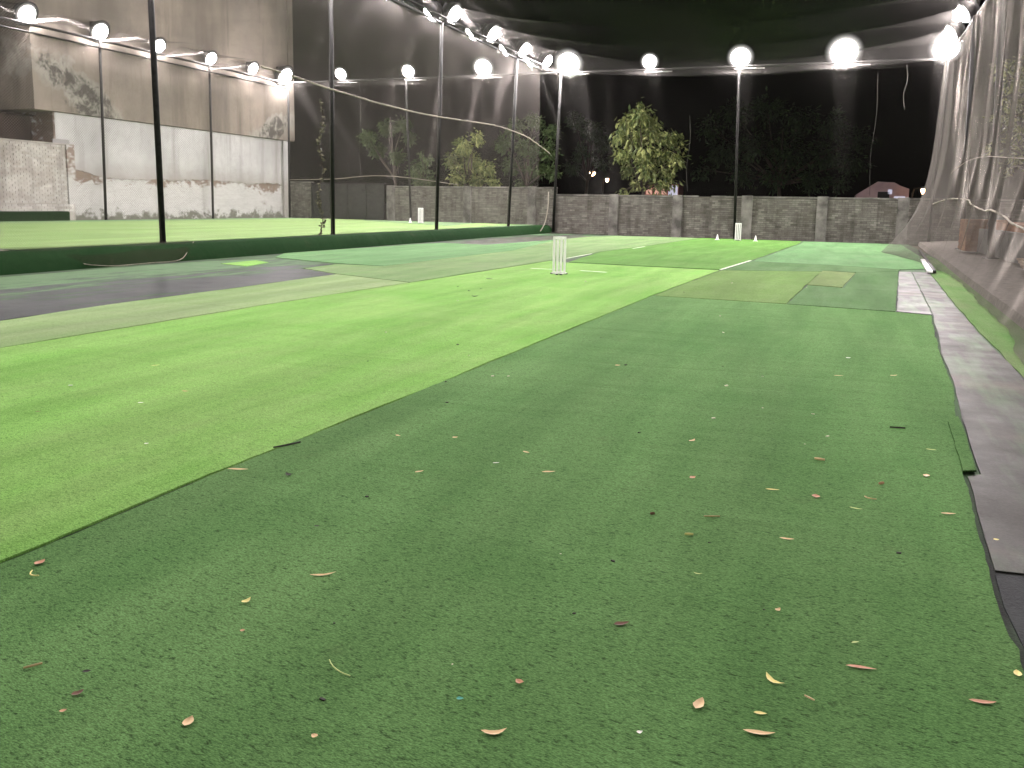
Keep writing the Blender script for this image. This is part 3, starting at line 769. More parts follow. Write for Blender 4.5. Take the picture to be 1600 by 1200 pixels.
pipe('top_pipe', (-12.4, back_y(-12.4), ZB(-12.4)), (3.4, back_y(3.4), ZB(3.4)), 0.04, 'top pipe across the far end above the lit tree')
pipe('top_pipe', (3.3, 0, 7.02), (3.35, back_y(3.3), 7.02), 0.04, 'top pipe along the right side net')

# ------------------------------------------------------------------ floodlights
proto = empty('floodlight')
def dome(prof, n=20):
    mb = MB().lathe(prof, n)
    mb.v = [(x, -z, y) for x, y, z in mb.v]      # axis along -Y, the way the lens looks
    return mb
dome([(0.10, -0.30), (0.20, -0.28), (0.32, -0.16), (0.385, -0.02), (0.40, -0.02), (0.40, 0.01), (0.385, 0.01)], 24).build('housing', M['housing'], proto, smooth=True)
hs = MB()
for i in range(9): hs.box((-0.19 + i * 0.046, 0.17, -0.16), (-0.182 + i * 0.046, 0.36, 0.16))
hs.build('heat_sink', M['housing'], proto)
dome([(0.282, 0.028), (0.277, 0.06), (0.24, 0.13), (0.17, 0.18), (0.085, 0.205), (0.01, 0.21)], 20).build('lens', M['lens'], proto, smooth=True)
# glow ring added round the bright lens, its outward fading emission imitates bloom
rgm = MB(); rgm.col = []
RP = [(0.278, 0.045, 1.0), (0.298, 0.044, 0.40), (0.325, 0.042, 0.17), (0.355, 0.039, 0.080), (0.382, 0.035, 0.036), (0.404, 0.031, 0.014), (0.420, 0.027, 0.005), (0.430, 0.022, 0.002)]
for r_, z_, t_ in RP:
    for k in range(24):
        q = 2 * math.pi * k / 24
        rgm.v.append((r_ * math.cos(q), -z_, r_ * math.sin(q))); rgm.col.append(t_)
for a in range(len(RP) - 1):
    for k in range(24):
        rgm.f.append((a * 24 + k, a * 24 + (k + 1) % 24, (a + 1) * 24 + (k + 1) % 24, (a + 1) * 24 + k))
rgm.build('glow_ring', M['glow_ring'], proto, smooth=True)
yk = MB().box((-0.03, 0.10, -0.44), (0.03, 0.16, -0.20)).box((-0.09, 0.08, -0.46), (0.09, 0.18, -0.44)).box((-0.16, 0.13, -0.22), (0.16, 0.17, -0.18))
yk.build('bracket', M['galv'], proto)
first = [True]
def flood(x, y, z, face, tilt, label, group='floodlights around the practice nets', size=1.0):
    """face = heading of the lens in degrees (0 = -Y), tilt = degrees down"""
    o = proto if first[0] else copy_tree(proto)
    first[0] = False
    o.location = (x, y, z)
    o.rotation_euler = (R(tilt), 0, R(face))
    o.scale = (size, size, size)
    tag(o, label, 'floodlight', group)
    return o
ordn = ['first', 'second', 'third', 'fourth', 'fifth', 'sixth', 'seventh', 'eighth']
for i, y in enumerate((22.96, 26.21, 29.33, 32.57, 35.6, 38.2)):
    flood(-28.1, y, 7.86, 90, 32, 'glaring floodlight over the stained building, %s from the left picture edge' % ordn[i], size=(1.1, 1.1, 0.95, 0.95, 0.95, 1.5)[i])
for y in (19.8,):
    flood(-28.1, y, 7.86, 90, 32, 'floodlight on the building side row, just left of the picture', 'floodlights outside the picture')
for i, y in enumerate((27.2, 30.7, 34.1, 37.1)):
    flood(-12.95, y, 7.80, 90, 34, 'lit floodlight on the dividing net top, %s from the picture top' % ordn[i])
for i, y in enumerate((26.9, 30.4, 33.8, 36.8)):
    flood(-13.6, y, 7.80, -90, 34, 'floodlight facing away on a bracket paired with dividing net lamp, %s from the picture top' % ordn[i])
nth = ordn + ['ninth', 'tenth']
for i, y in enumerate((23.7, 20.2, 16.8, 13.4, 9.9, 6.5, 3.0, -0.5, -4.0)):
    flood(-12.95, y, 7.80, 90, 34, 'unseen court side floodlight continuing the dividing row, %s from the far end' % nth[i], 'floodlights outside the picture', 1.18 if y < 5 else 0.92)  # unseen row; nearest lamps added and enlarged to brighten the foreground
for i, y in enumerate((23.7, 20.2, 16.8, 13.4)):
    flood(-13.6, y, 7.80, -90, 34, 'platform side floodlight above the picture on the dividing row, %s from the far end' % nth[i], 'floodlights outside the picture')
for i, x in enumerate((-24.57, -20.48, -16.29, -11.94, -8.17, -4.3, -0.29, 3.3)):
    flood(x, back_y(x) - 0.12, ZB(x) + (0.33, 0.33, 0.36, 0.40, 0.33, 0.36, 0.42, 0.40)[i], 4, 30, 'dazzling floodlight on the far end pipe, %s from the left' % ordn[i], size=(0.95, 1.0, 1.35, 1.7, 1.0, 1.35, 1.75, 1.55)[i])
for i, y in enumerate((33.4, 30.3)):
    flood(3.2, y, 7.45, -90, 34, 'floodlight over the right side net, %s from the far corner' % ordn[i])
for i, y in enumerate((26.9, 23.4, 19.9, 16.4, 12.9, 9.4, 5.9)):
    flood(3.2, y, 7.45, -90, 34, 'unseen floodlight continuing the right side row, %s from the far end' % nth[i], 'floodlights outside the picture')  # unseen lamps, the near ones added to light the dark foreground turf
def arm(a, b, label):
    tag(MB().tube([a, b], 0.022, 6).build('bracket_arm', M['galv']), label, 'bracket', 'short angle arms at the lamps')
for i, y in enumerate((27.0, 30.5, 33.9, 37.0)):
    arm((-13.9, y - 0.15, TP + 0.45), (-12.85, y + 0.1, TP - 0.05), 'slanted bracket arm at dividing net lamp, %s from the picture top' % ordn[i])
for i, x in enumerate((-24.57, -20.48, -16.29, -11.94, -8.17, -4.3, -0.29)):
    arm((x - 0.2, back_y(x) - 0.18, ZB(x) - 0.12), (x + 1.0, back_y(x) - 0.18, ZB(x) - 0.14), 'short level arm under the far end lamp, %s from the left' % ordn[i])

# ------------------------------------------------------------------ nets
def sheet(name, fn, nu, nv, mat, label, uvs):
    mb = MB(); mb.uv = []
    for i in range(nu + 1):
        for j in range(nv + 1):
            u, v = i / nu, j / nv
            mb.v.append(tuple(fn(u, v))); mb.uv.append((u * uvs[0], v * uvs[1]))
    for i in range(nu):
        for j in range(nv):
            a = i * (nv + 1) + j
            mb.f.append((a, a + nv + 1, a + nv + 2, a + 1))
    o = mb.build(name, mat, smooth=True)
    return tag(o, label, 'net', 'hanging and stretched nylon nets')
def nz(x, y, s, k=0): return noise.noise(Vector((x * s, y * s, k)))
def ridge(y): return abs(math.sin(math.pi * (y - 27.2) / 3.42)) ** 0.8
def rsag(u, y, d): return d * (1 - ridge(y)) * (0.05 + 0.95 * abs(2 * u - 1) ** 2.5) * min(1, max(0, (37.2 - y) / 2.0))
sheet('roof_net', lambda u, v: (-13.2 + 16.5 * u, 37.3 * v, TP - 0.08 - 0.40 * u + rsag(u, 37.3 * v, 0.78) - 0.30 * math.sin(math.pi * u) + 0.05 * nz(u * 16, v * 37, 0.5)),
      60, 330, M['net_roof'], 'dark roof net stretched over the right court', (16.5, 37.3))
sheet('roof_net', lambda u, v: (-28.1 + 14.9 * u, 38.0 * v, TP - 0.08 + rsag(u, 38.0 * v, 0.70) - 0.25 * math.sin(math.pi * u) + 0.05 * nz(u * 15, v * 38, 0.5, 3)),
      60, 330, M['net_roof'], 'lit roof net stretched over the raised platform side', (14.9, 38.0))
sheet('divider_net', lambda u, v: (-13.30 + 0.42 * ridge(37.3 * u) * math.sin(math.pi * min(1, 1.15 * v)) * v + 0.03 * nz(u * 37, v * 7, 0.35) * math.sin(math.pi * v) + 0.4 * max(0, 0.25 - v), 37.3 * u, PZ - 0.12 + (TP - PZ + 0.12) * v),
      330, 24, M['net_part'], 'tall dividing net standing on the kerb', (37.3, 7.2))
sheet('back_net', lambda u, v: (-28.0 + 31.4 * u, back_y(-28.0 + 31.4 * u) - 0.05 + 0.12 * nz(u * 31, v * 7, 0.3) * math.sin(math.pi * v), 0.05 + (ZB(-28.0 + 31.4 * u) - 0.05) * v),
      80, 20, M['net_back'], 'dark back net hanging before the far brick wall', (31.4, 7.1))
sheet('side_net', lambda u, v: (-28.18 + 0.08 * nz(u * 30, v * 7, 0.3), 4 + 34.2 * u, PZ + 7.1 * v), 80, 16, M['net_left'], 'faint net hanging before the stained building', (34.2, 7.1))
# right net: vertical folds, bottom blown in over the court
HEM = [(6.0, 1.38), (8.5, 1.57), (10.7, 1.83), (12.5, 1.87), (15.5, 2.05), (18.6, 2.16), (21.0, 2.08), (23.7, 1.92), (26.2, 1.60), (28.5, 1.25)]
def hem_x(y):
    if y <= HEM[0][0]: return HEM[0][1]
    for (a, xa), (b, xb) in zip(HEM, HEM[1:]):
        if y <= b: return xa + (xb - xa) * (y - a) / (b - a)
    return HEM[-1][1]
def rnet(u, v):
    yt = -1 + u * 37.4
    yb = -1 + u * 29.5
    w = (1 - v) ** 4.5
    y = yt * (1 - w) + yb * w
    fold = (0.10 * math.sin(yt * 2.1 + 0.6 * math.sin(yt * 0.7)) + 0.06 * math.sin(yt * 4.7 + 1.0)) * (0.35 + 0.65 * math.sin(math.pi * min(1, v * 1.02)))
    x = 3.28 * (1 - w) + hem_x(yb) * w + fold * (1 - 0.5 * w)
    z = 0.03 + 6.97 * v
    return (x, y, z)
sheet('side_net', rnet, 220, 40, M['net_right'], 'pale billowing net curtain on the right, its hem blown over the turf', (37.4, 7.0))

# ------------------------------------------------------------------ ropes
def rope(name, pts, r, mat, label, cat='rope', knots=True, seed=0):
    rg = random.Random(seed); P = [Vector(p) for p in pts]; out = []
    for i in range(len(P) - 1):
        L = (P[i + 1] - P[i]).length; k = max(2, int(L / 0.12))
        for j in range(k):
            t = j / k
            p0, p1, p2, p3 = P[max(0, i - 1)], P[i], P[i + 1], P[min(len(P) - 1, i + 2)]
            c = 0.5 * ((2 * p1) + (p2 - p0) * t + (2 * p0 - 5 * p1 + 4 * p2 - p3) * t * t + (3 * p1 - p0 - 3 * p2 + p3) * t ** 3)
            out.append(c + Vector((rg.uniform(-1, 1), rg.uniform(-1, 1), rg.uniform(-1, 1))) * r * 0.35)
    out.append(P[-1])
    rr = [r * (1 + 0.3 * rg.random()) for _ in out]
    return tag(MB().tube(out, rr, 6).build(name, mat, smooth=True), label, cat, 'ropes on the nets')
rope('rope', [(-13.15, 17.0, 4.45), (-13.15, 17.94, 4.42), (-13.15, 21.08, 4.27), (-13.15, 25.42, 4.22), (-13.15, 31.17, 4.41), (-13.15, 33.62, 4.37), (-13.1, 35.6, 4.2), (-12.7, 37.2, 3.65)], 0.021, M['rope'], 'thick slack rope crossing the dividing net to the corner post', seed=1)
rope('rope', [(-13.1, 8.8, 0.50), (-13.08, 10.0, 0.36), (-12.9, 10.8, 0.30), (-12.72, 11.1, 0.12), (-12.5, 11.6, 0.03), (-12.5, 12.6, 0.03), (-12.52, 13.4, 0.04), (-12.75, 13.9, 0.2), (-12.95, 14.3, 0.37)], 0.008, M['rope'], 'pale hem rope looped over the kerb below the nearest post', seed=2)
rope('rope', [(-12.62, 36.9, 1.9), (-12.55, 36.6, 1.0), (-12.6, 36.3, 0.4), (-12.7, 36.0, 0.05)], 0.018, M['rope'], 'short rope hanging at the foot of the corner post', seed=3)
NH = [(8.0, 0.55), (9.4, 0.42), (10.0, 0.36), (10.8, 0.30), (11.1, 0.12), (11.6, 0.03), (12.6, 0.03), (13.4, 0.04), (13.9, 0.2), (14.3, 0.36)]
hm = MB(); hm.uv = []
for y, z in NH:
    for k in range(5):
        t_ = k / 4; zz = z + (0.40 - z) * t_
        xx = -12.50 - 0.42 * max(0.0, min(1.0, (zz - 0.02) / 0.36)) - (0.25 * t_ if z > 0.34 else 0)
        hm.v.append((xx, y, zz + 0.01)); hm.uv.append((y, zz))
for a in range(len(NH) - 1):
    for k in range(4): hm.f.append((a * 5 + k, a * 5 + 5 + k, a * 5 + 6 + k, a * 5 + k + 1))
tag(hm.build('net_hem', net('net_hem', 0.20, (0.085, 0.07, 0.055), gloss=0.05), smooth=True), 'loose brownish net hem draped over the kerb below the nearest post', 'net', 'hanging and stretched nylon nets')
def onnet(y, z):
    best = None
    for iu in range(0, 401):
        for v in (z / 6.97,):
            p = rnet(iu / 400, max(0, v))
            if best is None or abs(p[1] - y) < abs(best[1] - y): best = p
    return Vector(best) + Vector((-0.03, 0, 0))
rope('rope', [onnet(29.3, 1.51), onnet(27.55, 1.63), onnet(25.6, 1.63), onnet(23.7, 1.57), onnet(22.0, 1.45), onnet(20.1, 1.31), onnet(18.7, 1.31), onnet(17.2, 1.19), onnet(15.6, 1.10), onnet(14.0, 0.99), onnet(11, 0.8)], 0.016, M['rope'], 'pale wavy rope threaded through the right net', seed=4)
rope('rope', [onnet(29, 2.45), onnet(26, 2.62), onnet(22.5, 2.56), onnet(18.5, 2.30), onnet(14.5, 2.05), onnet(11, 1.9)], 0.007, M['rope'], 'thin upper rope threaded through the right net', seed=5)
for i, (x, z0, z1, r, lab) in enumerate(((-6.3, 2.0, 5.2, 0.006, 'thin cord hanging down the back net right of the lit tree'), (1.0, 1.9, 6.6, 0.007, 'long cord hanging on the back net toward the right corner'), (2.0, 5.2, 6.85, 0.013, 'short rope end dangling from the far pipe near the right corner'), (-23.4, 2.4, 7.3, 0.006, 'cord hanging behind the platform right of the building corner'))):
    y = back_y(x) - 0.15
    rope('cord', [(x, y, z1), (x + 0.06, y, (z1 * 2 + z0) / 3), (x - 0.03, y, (z1 + 2 * z0) / 3), (x + 0.05, y, z0)], r, M['rope_dark'], lab, 'cord', seed=10 + i)
rope('rope', [(-27.8, 38.1, 2.4), (-25, 37.9, 2.45), (-22.6, 37.8, 2.62), (-20.5, 37.6, 2.55), (-17.5, 37.4, 2.2)], 0.014, M['rope'], 'thin sagging rope across the back net above the dark gate', seed=6)
# dry creeper hanging from the dividing net
cr = empty('dry_creeper', (-13.12, 19.3, 0.4), 0, 'dry leafy creeper hanging on the dividing net beside the second post', 'creeper')
rg = random.Random(8)
pts = [(rg.uniform(-.02, .02), 0.1 * math.sin(i * 0.5) + rg.uniform(-.02, .02) + i * 0.004, i * 0.11) for i in range(33)]
MB().tube(pts, 0.012, 5).build('stem', M['bark'], cr)
lf = MB(); lf.col = []
for i in range(170):
    p = Vector(rg.choice(pts)); p += Vector((rg.uniform(-.03, .05), rg.uniform(-.07, .07), rg.uniform(-.06, .06)))
    a = Vector((rg.uniform(-1, 1), rg.uniform(-1, 1), rg.uniform(-1, .3))).normalized() * rg.uniform(.03, .07); b = a.orthogonal().normalized() * a.length * 0.5
    lf.quad(p - a, p + b, p + a, p - b); t = rg.random(); lf.col += [t] * 4
lf.build('leaf_litter', M['leaf_dry'], cr)['kind'] = 'stuff'

# ------------------------------------------------------------------ wickets and cones
def wicket(loc, rz, label, lean=0.0):
    root = empty('wicket', loc, rz, label, 'wicket', 'white metal cricket wickets')
    root.rotation_euler = (R(lean), 0, rz)
    H = 0.70
    for i in range(4):
        x = -0.099 + i * 0.066
        MB().box((x - 0.022, -0.019, 0.05), (x + 0.022, 0.019, H - 0.045)).build('stump', M['white_paint'], root, bevel=0.006)
    MB().box((-0.121, -0.026, H - 0.05), (0.121, 0.026, H)).build('top_bar', M['white_paint'], root, bevel=0.004)
    MB().box((-0.121, -0.03, 0.022), (0.121, 0.03, 0.056)).build('base_bar', M['white_paint'], root, bevel=0.004)
    for s_ in (-1, 1):
        f = MB().obox((s_ * 0.085, 0, 0.022), (0.016, 0, 0), (s_ * 0.05, 0.13, 0), (0, 0, 0.007)).build('foot_bar', M['white_paint'], root)
        for e in (-1, 1):
            MB().box((s_ * 0.085 + e * s_ * 0.05 - 0.025, e * 0.13 - 0.02, 0.0), (s_ * 0.085 + e * s_ * 0.05 + 0.025, e * 0.13 + 0.02, 0.024)).build('rubber_foot', M['black_rubber'], f, bevel=0.004)
    return root
wicket((-4.79, 14.71, 0.012), R(18), 'nearest white wicket, standing on the bright mat in mid court')
wicket((-3.79, 34.9, 0.012), R(8), 'far white wicket standing between two small white cones', lean=-3)
wicket((-18.05, 34.6, PZ + 0.014), R(22), 'white wicket on the raised platform behind the dividing net')
def cone(loc, label):
    c = empty('training_cone', loc, 0, label, 'cone', 'small white training cones')
    MB().lathe([(0.068, 0.014), (0.05, 0.05), (0.018, 0.215), (0.012, 0.222), (0.004, 0.223)], 16).build('cone_body', M['white_paint'], c, smooth=True)
    MB().box((-0.09, -0.09, 0), (0.09, 0.09, 0.014)).build('cone_base', M['white_paint'], c, bevel=0.004)
cone((-4.61, 34.95, 0.012), 'small white cone left of the far wicket')
cone((-3.08, 34.7, 0.012), 'small white cone right of the far wicket')
cone((-18.75, 34.9, PZ + 0.014), 'small white cone left of the platform wicket')

# ------------------------------------------------------------------ fallen leaves and litter
def leaf_mesh(L, W, bend, curl, fold, seed):
    rg = random.Random(seed); mb = MB(); n = 6
    for i in range(n + 1):
        t = i / n; x = (t - 0.5) * L
        w = W * 0.5 * max(0.03, math.sin(math.pi * (t ** 0.8)) ** 0.75) * (1 + rg.uniform(-.12, .12))
        y = bend * L * (4 * (t - 0.5) ** 2)
        z = 0.002 + curl * L * (4 * (t - 0.5) ** 2) * (1 if t > 0.5 else 0.5)
        mb.v += [(x, y - w, z + fold * w), (x, y, z), (x, y + w, z + fold * w)]
    for i in range(n):
        a = 3 * i
        mb.f += [(a, a + 3, a + 4, a + 1), (a + 1, a + 4, a + 5, a + 2)]
    return mb
# x, y, length m, width m, heading deg, bend, curl, material, label
LV = [
 (0.403, 5.284, .085, .012, -12, 0, 0, 'dry_black', 'dark straight twig piece lying near the flap by the rubber walkway'),
 (-0.011, 4.406, .05, .016, -35, .05, .05, 'dry_tan', 'tan leaf sliver midway between the dark twig and orange leaf'),
 (0.546, 4.87, .05, .012, -20, .1, 0, 'dry_green', 'pale green sliver left of the overlapping flap'),
 (0.478, 4.363, .034, .028, 60, 0, .1, 'dry_tan', 'small rounded tan leaf just left of the flap end'),
 (0.268, 4.127, .022, .016, 10, 0, .1, 'dry_red', 'tiny faded leaf bit below the dark straight twig'),
 (-0.014, 3.823, .034, .030, 75, 0, .15, 'dry_red', 'rounded orange leaf right of the yellow sliver'),
 (-0.199, 3.84, .058, .012, -8, .08, 0, 'dry_yellow', 'thin yellow sliver left of the rounded orange leaf'),
 (0.206, 3.886, .06, .006, -60, .2, .1, 'dry_tan', 'fine bent straw above the pale green splinter'),
 (0.151, 3.734, .052, .012, -30, .05, .05, 'dry_green', 'light green splinter right of the rounded orange leaf'),
 (0.516, 3.831, .058, .015, -6, 0, .05, 'dry_tan', 'straight tan leaf nearest the rubber walkway edge'),
 (-0.105, 3.263, .052, .014, -18, 0, .08, 'dry_tan', 'tan leaf with red tip below the yellow sliver'),
 (0.66, 3.60, .02, .016, 0, 0, .1, 'dry_yellow', 'small orange yellow bit on the rubber walkway'),
 (-0.097, 2.644, .02, .015, 40, 0, .2, 'dry_tan', 'tiny tan leaf curl alone right of centre'),
 (0.13, 2.526, .024, .007, 15, 0, 0, 'dry_green', 'tiny pale green splinter above the long reddish strip'),
 (0.143, 2.383, .075, .014, -14, 0, .02, 'dry_red', 'long straight reddish leaf strip in the right foreground'),
 (-0.084, 2.215, .062, .014, -62, .18, .12, 'dry_yellow', 'curved bright yellow leaf in the right foreground'),
 (0.436, 2.328, .062, .016, -10, .05, .06, 'dry_red', 'ragged pinkish leaf in the lower right corner'),
 (0.013, 2.167, .028, .006, -50, 0, 0, 'dry_tan', 'tiny straw right of the curved yellow leaf'),
 (0.548, 2.522, .03, .02, 70, 0, .1, 'dry_yellow', 'yellow leaf cut by the right picture edge'),
 (-1.427, 3.913, .04, .014, -40, 0, .05, 'dry_tan', 'small tan leaf left of the long thin tan strip in mid mat'),
 (-1.217, 3.658, .062, .012, 8, 0, .04, 'dry_tan', 'long thin tan strip near the centre of the mat'),
 (-0.668, 4.495, .045, .022, 40, .1, .15, 'dry_tan', 'broken tan leaf in two pieces right of centre'),
 (-0.565, 3.861, .034, .022, 35, 0, .1, 'dry_red', 'small brownish leaf straight below the broken tan leaf'),
 (-0.408, 3.382, .066, .007, 2, 0, 0, 'dry_tan', 'level thin straw stick right of centre'),
 (-0.463, 3.146, .032, .012, 0, 0, 0, 'dry_yellow', 'short pale yellow chip below the level straw stick'),
 (-0.64, 3.302, .018, .014, 0, 0, .1, 'dry_brown', 'tiny dark brown crumb left of the level straw stick'),
 (-0.376, 2.809, .03, .006, -20, .15, .1, 'dry_green', 'fine curled pale shred below the yellow chip'),
 (-0.537, 2.358, .046, .018, 15, 0, .08, 'dry_brown', 'dark reddish brown leaf in the centre foreground'),
 (-0.711, 1.939, .026, .020, -40, 0, .35, 'dry_red', 'small curled rusty leaf below centre'),
 (-0.251, 2.028, .048, .024, 58, 0, .12, 'dry_tan', 'tan wedge shaped leaf at the bottom right of centre'),
 (-0.101, 2.05, .030, .012, -12, 0, .05, 'dry_yellow', 'little pale yellow leaf above the long tan leaf'),
 (-0.096, 1.964, .070, .018, -10, .06, .06, 'dry_tan', 'long tan leaf near the bottom edge right of centre'),
 (-0.367, 1.853, .014, .012, 0, 0, .3, 'dry_white', 'tiny whitish crumb near the bottom edge'),
 (-2.174, 3.907, .036, .014, -40, 0, .1, 'dry_tan', 'faint tan leaf near the lime mat seam'),
 (-1.875, 4.004, .030, .018, 10, 0, .15, 'dry_tan', 'small tan leaf straight above the slanted pale leaf'),
 (-1.78, 3.403, .042, .014, 30, 0, .08, 'dry_tan', 'slanted pale tan leaf left of centre'),
 (-1.499, 3.681, .032, .010, 10, 0, .08, 'dry_white', 'tiny pale leaf between slanted pale leaf and thin tan strip'),
 (-2.31, 3.111, .048, .020, -38, .1, .25, 'dry_black', 'curled black leaf near the lime mat seam'),
 (-1.562, 2.282, .082, .012, 14, .08, .06, 'dry_tan', 'long thin tan leaf in the left centre foreground'),
 (-2.60, 3.497, .15, .012, 40, .03, .02, 'dry_black', 'dark twig lying along the lime mat seam'),
 (-1.832, 2.639, .02, .012, -10, 0, .1, 'dry_black', 'tiny black bit above the long thin tan leaf'),
 (-1.082, 1.536, .018, .014, -30, 0, .3, 'dry_tan', 'small tan curl at the bottom left of centre'),
 (-1.195, 1.80, .11, .004, -48, .1, .02, 'dry_green', 'long curved hair thin straw in the left foreground'),
 (-0.692, 1.713, .058, .018, 4, .15, .12, 'dry_tan', 'boat shaped tan leaf at the bottom centre'),
 (-0.828, 1.811, .018, .012, 0, 0, .05, 'dry_teal', 'tiny teal chip left of the boat shaped leaf'),
 (-2.514, 1.972, .036, .030, 70, 0, .15, 'dry_red', 'pinkish leaf near the left picture edge'),
 (-2.45, 1.885, .075, .006, -45, .2, .1, 'dry_yellow', 'bent yellow stalk below the pinkish leaf'),
 (-1.675, 2.023, .030, .020, 50, 0, .3, 'dry_yellow', 'small crumpled yellow leaf in the left foreground'),
 (-1.566, 1.871, .014, .012, 0, 0, .2, 'dry_red', 'tiny rusty crumb below the crumpled yellow leaf'),
 (-1.957, 1.493, .045, .008, 35, 0, 0, 'dry_tan', 'thin orange straw at the lower left edge'),
 (-1.743, 1.448, .028, .018, 40, 0, .2, 'dry_brown', 'small brown crumpled leaf in the lower left corner'),
 (-1.713, 1.379, .016, .012, 20, 0, .2, 'dry_red', 'tiny tan crumb below the brown crumpled leaf'),
 (-1.806, 1.533, .022, .010, 5, 0, .1, 'dry_black', 'black crumb above the brown crumpled leaf'),
 (-1.397, 1.464, .034, .022, 82, 0, .15, 'dry_tan', 'upright tan leaf at the bottom left'),
 (-2.577, 3.082, .095, .014, -4, 0, .03, 'dry_tan', 'long pale strip lying across the lime mat seam'),
 (-4.773, 4.057, .034, .026, 0, 0, .1, 'dry_white', 'white scrap at the left on the lime mat'),
 (-3.987, 3.889, .034, .012, 5, 0, .05, 'dry_white', 'short whitish sliver in the middle of the lime mat'),
 (-3.278, 3.223, .024, .020, 0, 0, .2, 'dry_white', 'tiny white scrap on the lime mat toward the seam'),
 (-3.967, 4.254, .05, .014, -10, 0, .15, 'dry_red', 'small reddish leaf on the lime mat right of the white sliver'),
 (-4.799, 4.843, .06, .012, 28, 0, .05, 'dry_yellow', 'slanted pale sliver on the lime mat near the dark seam'),
 (-4.626, 10.486, .09, .05, 0, 0, .2, 'dry_black', 'dark scrap on the lime mat left of the near wicket'),
 (-4.352, 3.468, .034, .012, 12, 0, .1, 'dry_brown', 'small brown leaf on the lime mat near the left edge'),
 (0.152, 7.697, .04, .02, 0, 0, .1, 'dry_white', 'whitish speck on the grey green mat, farther of the two at right'),
 (0.076, 6.818, .07, .014, -5, 0, .05, 'dry_tan', 'pale strip on the grey green mat right of centre'),
 (-1.583, 6.448, .04, .026, 0, 0, .1, 'dry_tan', 'lone pale speck on the grey green mat near the lime mat'),
 (0.476, 7.015, .06, .02, 10, 0, .1, 'dry_tan', 'pale leaf on the grey green mat close to its right edge'),
 (-5.55, 13.2, .12, .05, 0, 0, .05, 'dry_white', 'white scrap on the lime mat left of the near wicket foot'),
]
for i, (x, y, L, W, hd, bend, curl, mt, lab) in enumerate(LV):
    twig = 'twig' in lab or 'straw' in lab or 'stalk' in lab
    nm = 'twig' if twig else ('scrap' if mt in ('dry_white', 'dry_teal') else 'fallen_leaf')
    if twig:
        n = 6
        mb = MB().tube([((k / n - 0.5) * L, bend * L * 4 * (k / n - 0.5) ** 2, W * 0.4 + 0.002 + curl * L * (k / n)) for k in range(n + 1)], [W * 0.45 * (1 - 0.4 * abs(k / n - 0.5)) for k in range(n + 1)], 5)
    else:
        mb = leaf_mesh(L * 1.1, W * 1.1, bend, curl, 0.25, i)
    o = mb.build(nm, M[mt])
    o.location = (x, y, 0.0135 if not (0.6 < x and y > 2.6) else 0.010)
    o.rotation_euler = (R(random.Random(i).uniform(-6, 6)), 0, R(hd) + YAW)
    tag(o, lab, {'twig': 'twig', 'scrap': 'scrap', 'fallen_leaf': 'leaf'}[nm], 'leaves, twigs and scraps littering the turf')
# uncountable crumbs
db = MB(); db.col = []; rg = random.Random(77)
for i in range(60):
    y = 1.2 + 16 * rg.random() ** 1.8; x = rg.uniform(-0.65, 0.28) * y * 0.9 - 0.3
    if x > 0.5 or x < -6.3: continue
    s_ = rg.uniform(.0022, .006) * (0.6 + y * 0.10); p = Vector((x, y, 0.0145)); a = rg.uniform(0, 6.28)
    u = Vector((math.cos(a), math.sin(a), 0.15)) * s_ * rg.uniform(1, 2); w = Vector((-math.sin(a), math.cos(a), 0.1)) * s_
    db.obox(p, u, w, Vector((0, 0, s_ * 0.4))); t = 1.0 if rg.random() < 0.45 else 0.0; db.col += [t] * 8
t = NT('crumbs'); at = t.new('ShaderNodeAttribute', attribute_name='tone'); t.color(t.mix(at.outputs['Fac'], (0.03, 0.025, 0.02), (0.62, 0.58, 0.44))); t.rough(0.8)
tag(db.build('turf_crumbs', t.m), 'scattered tiny crumbs and grit on the turf', 'litter', kind='stuff')

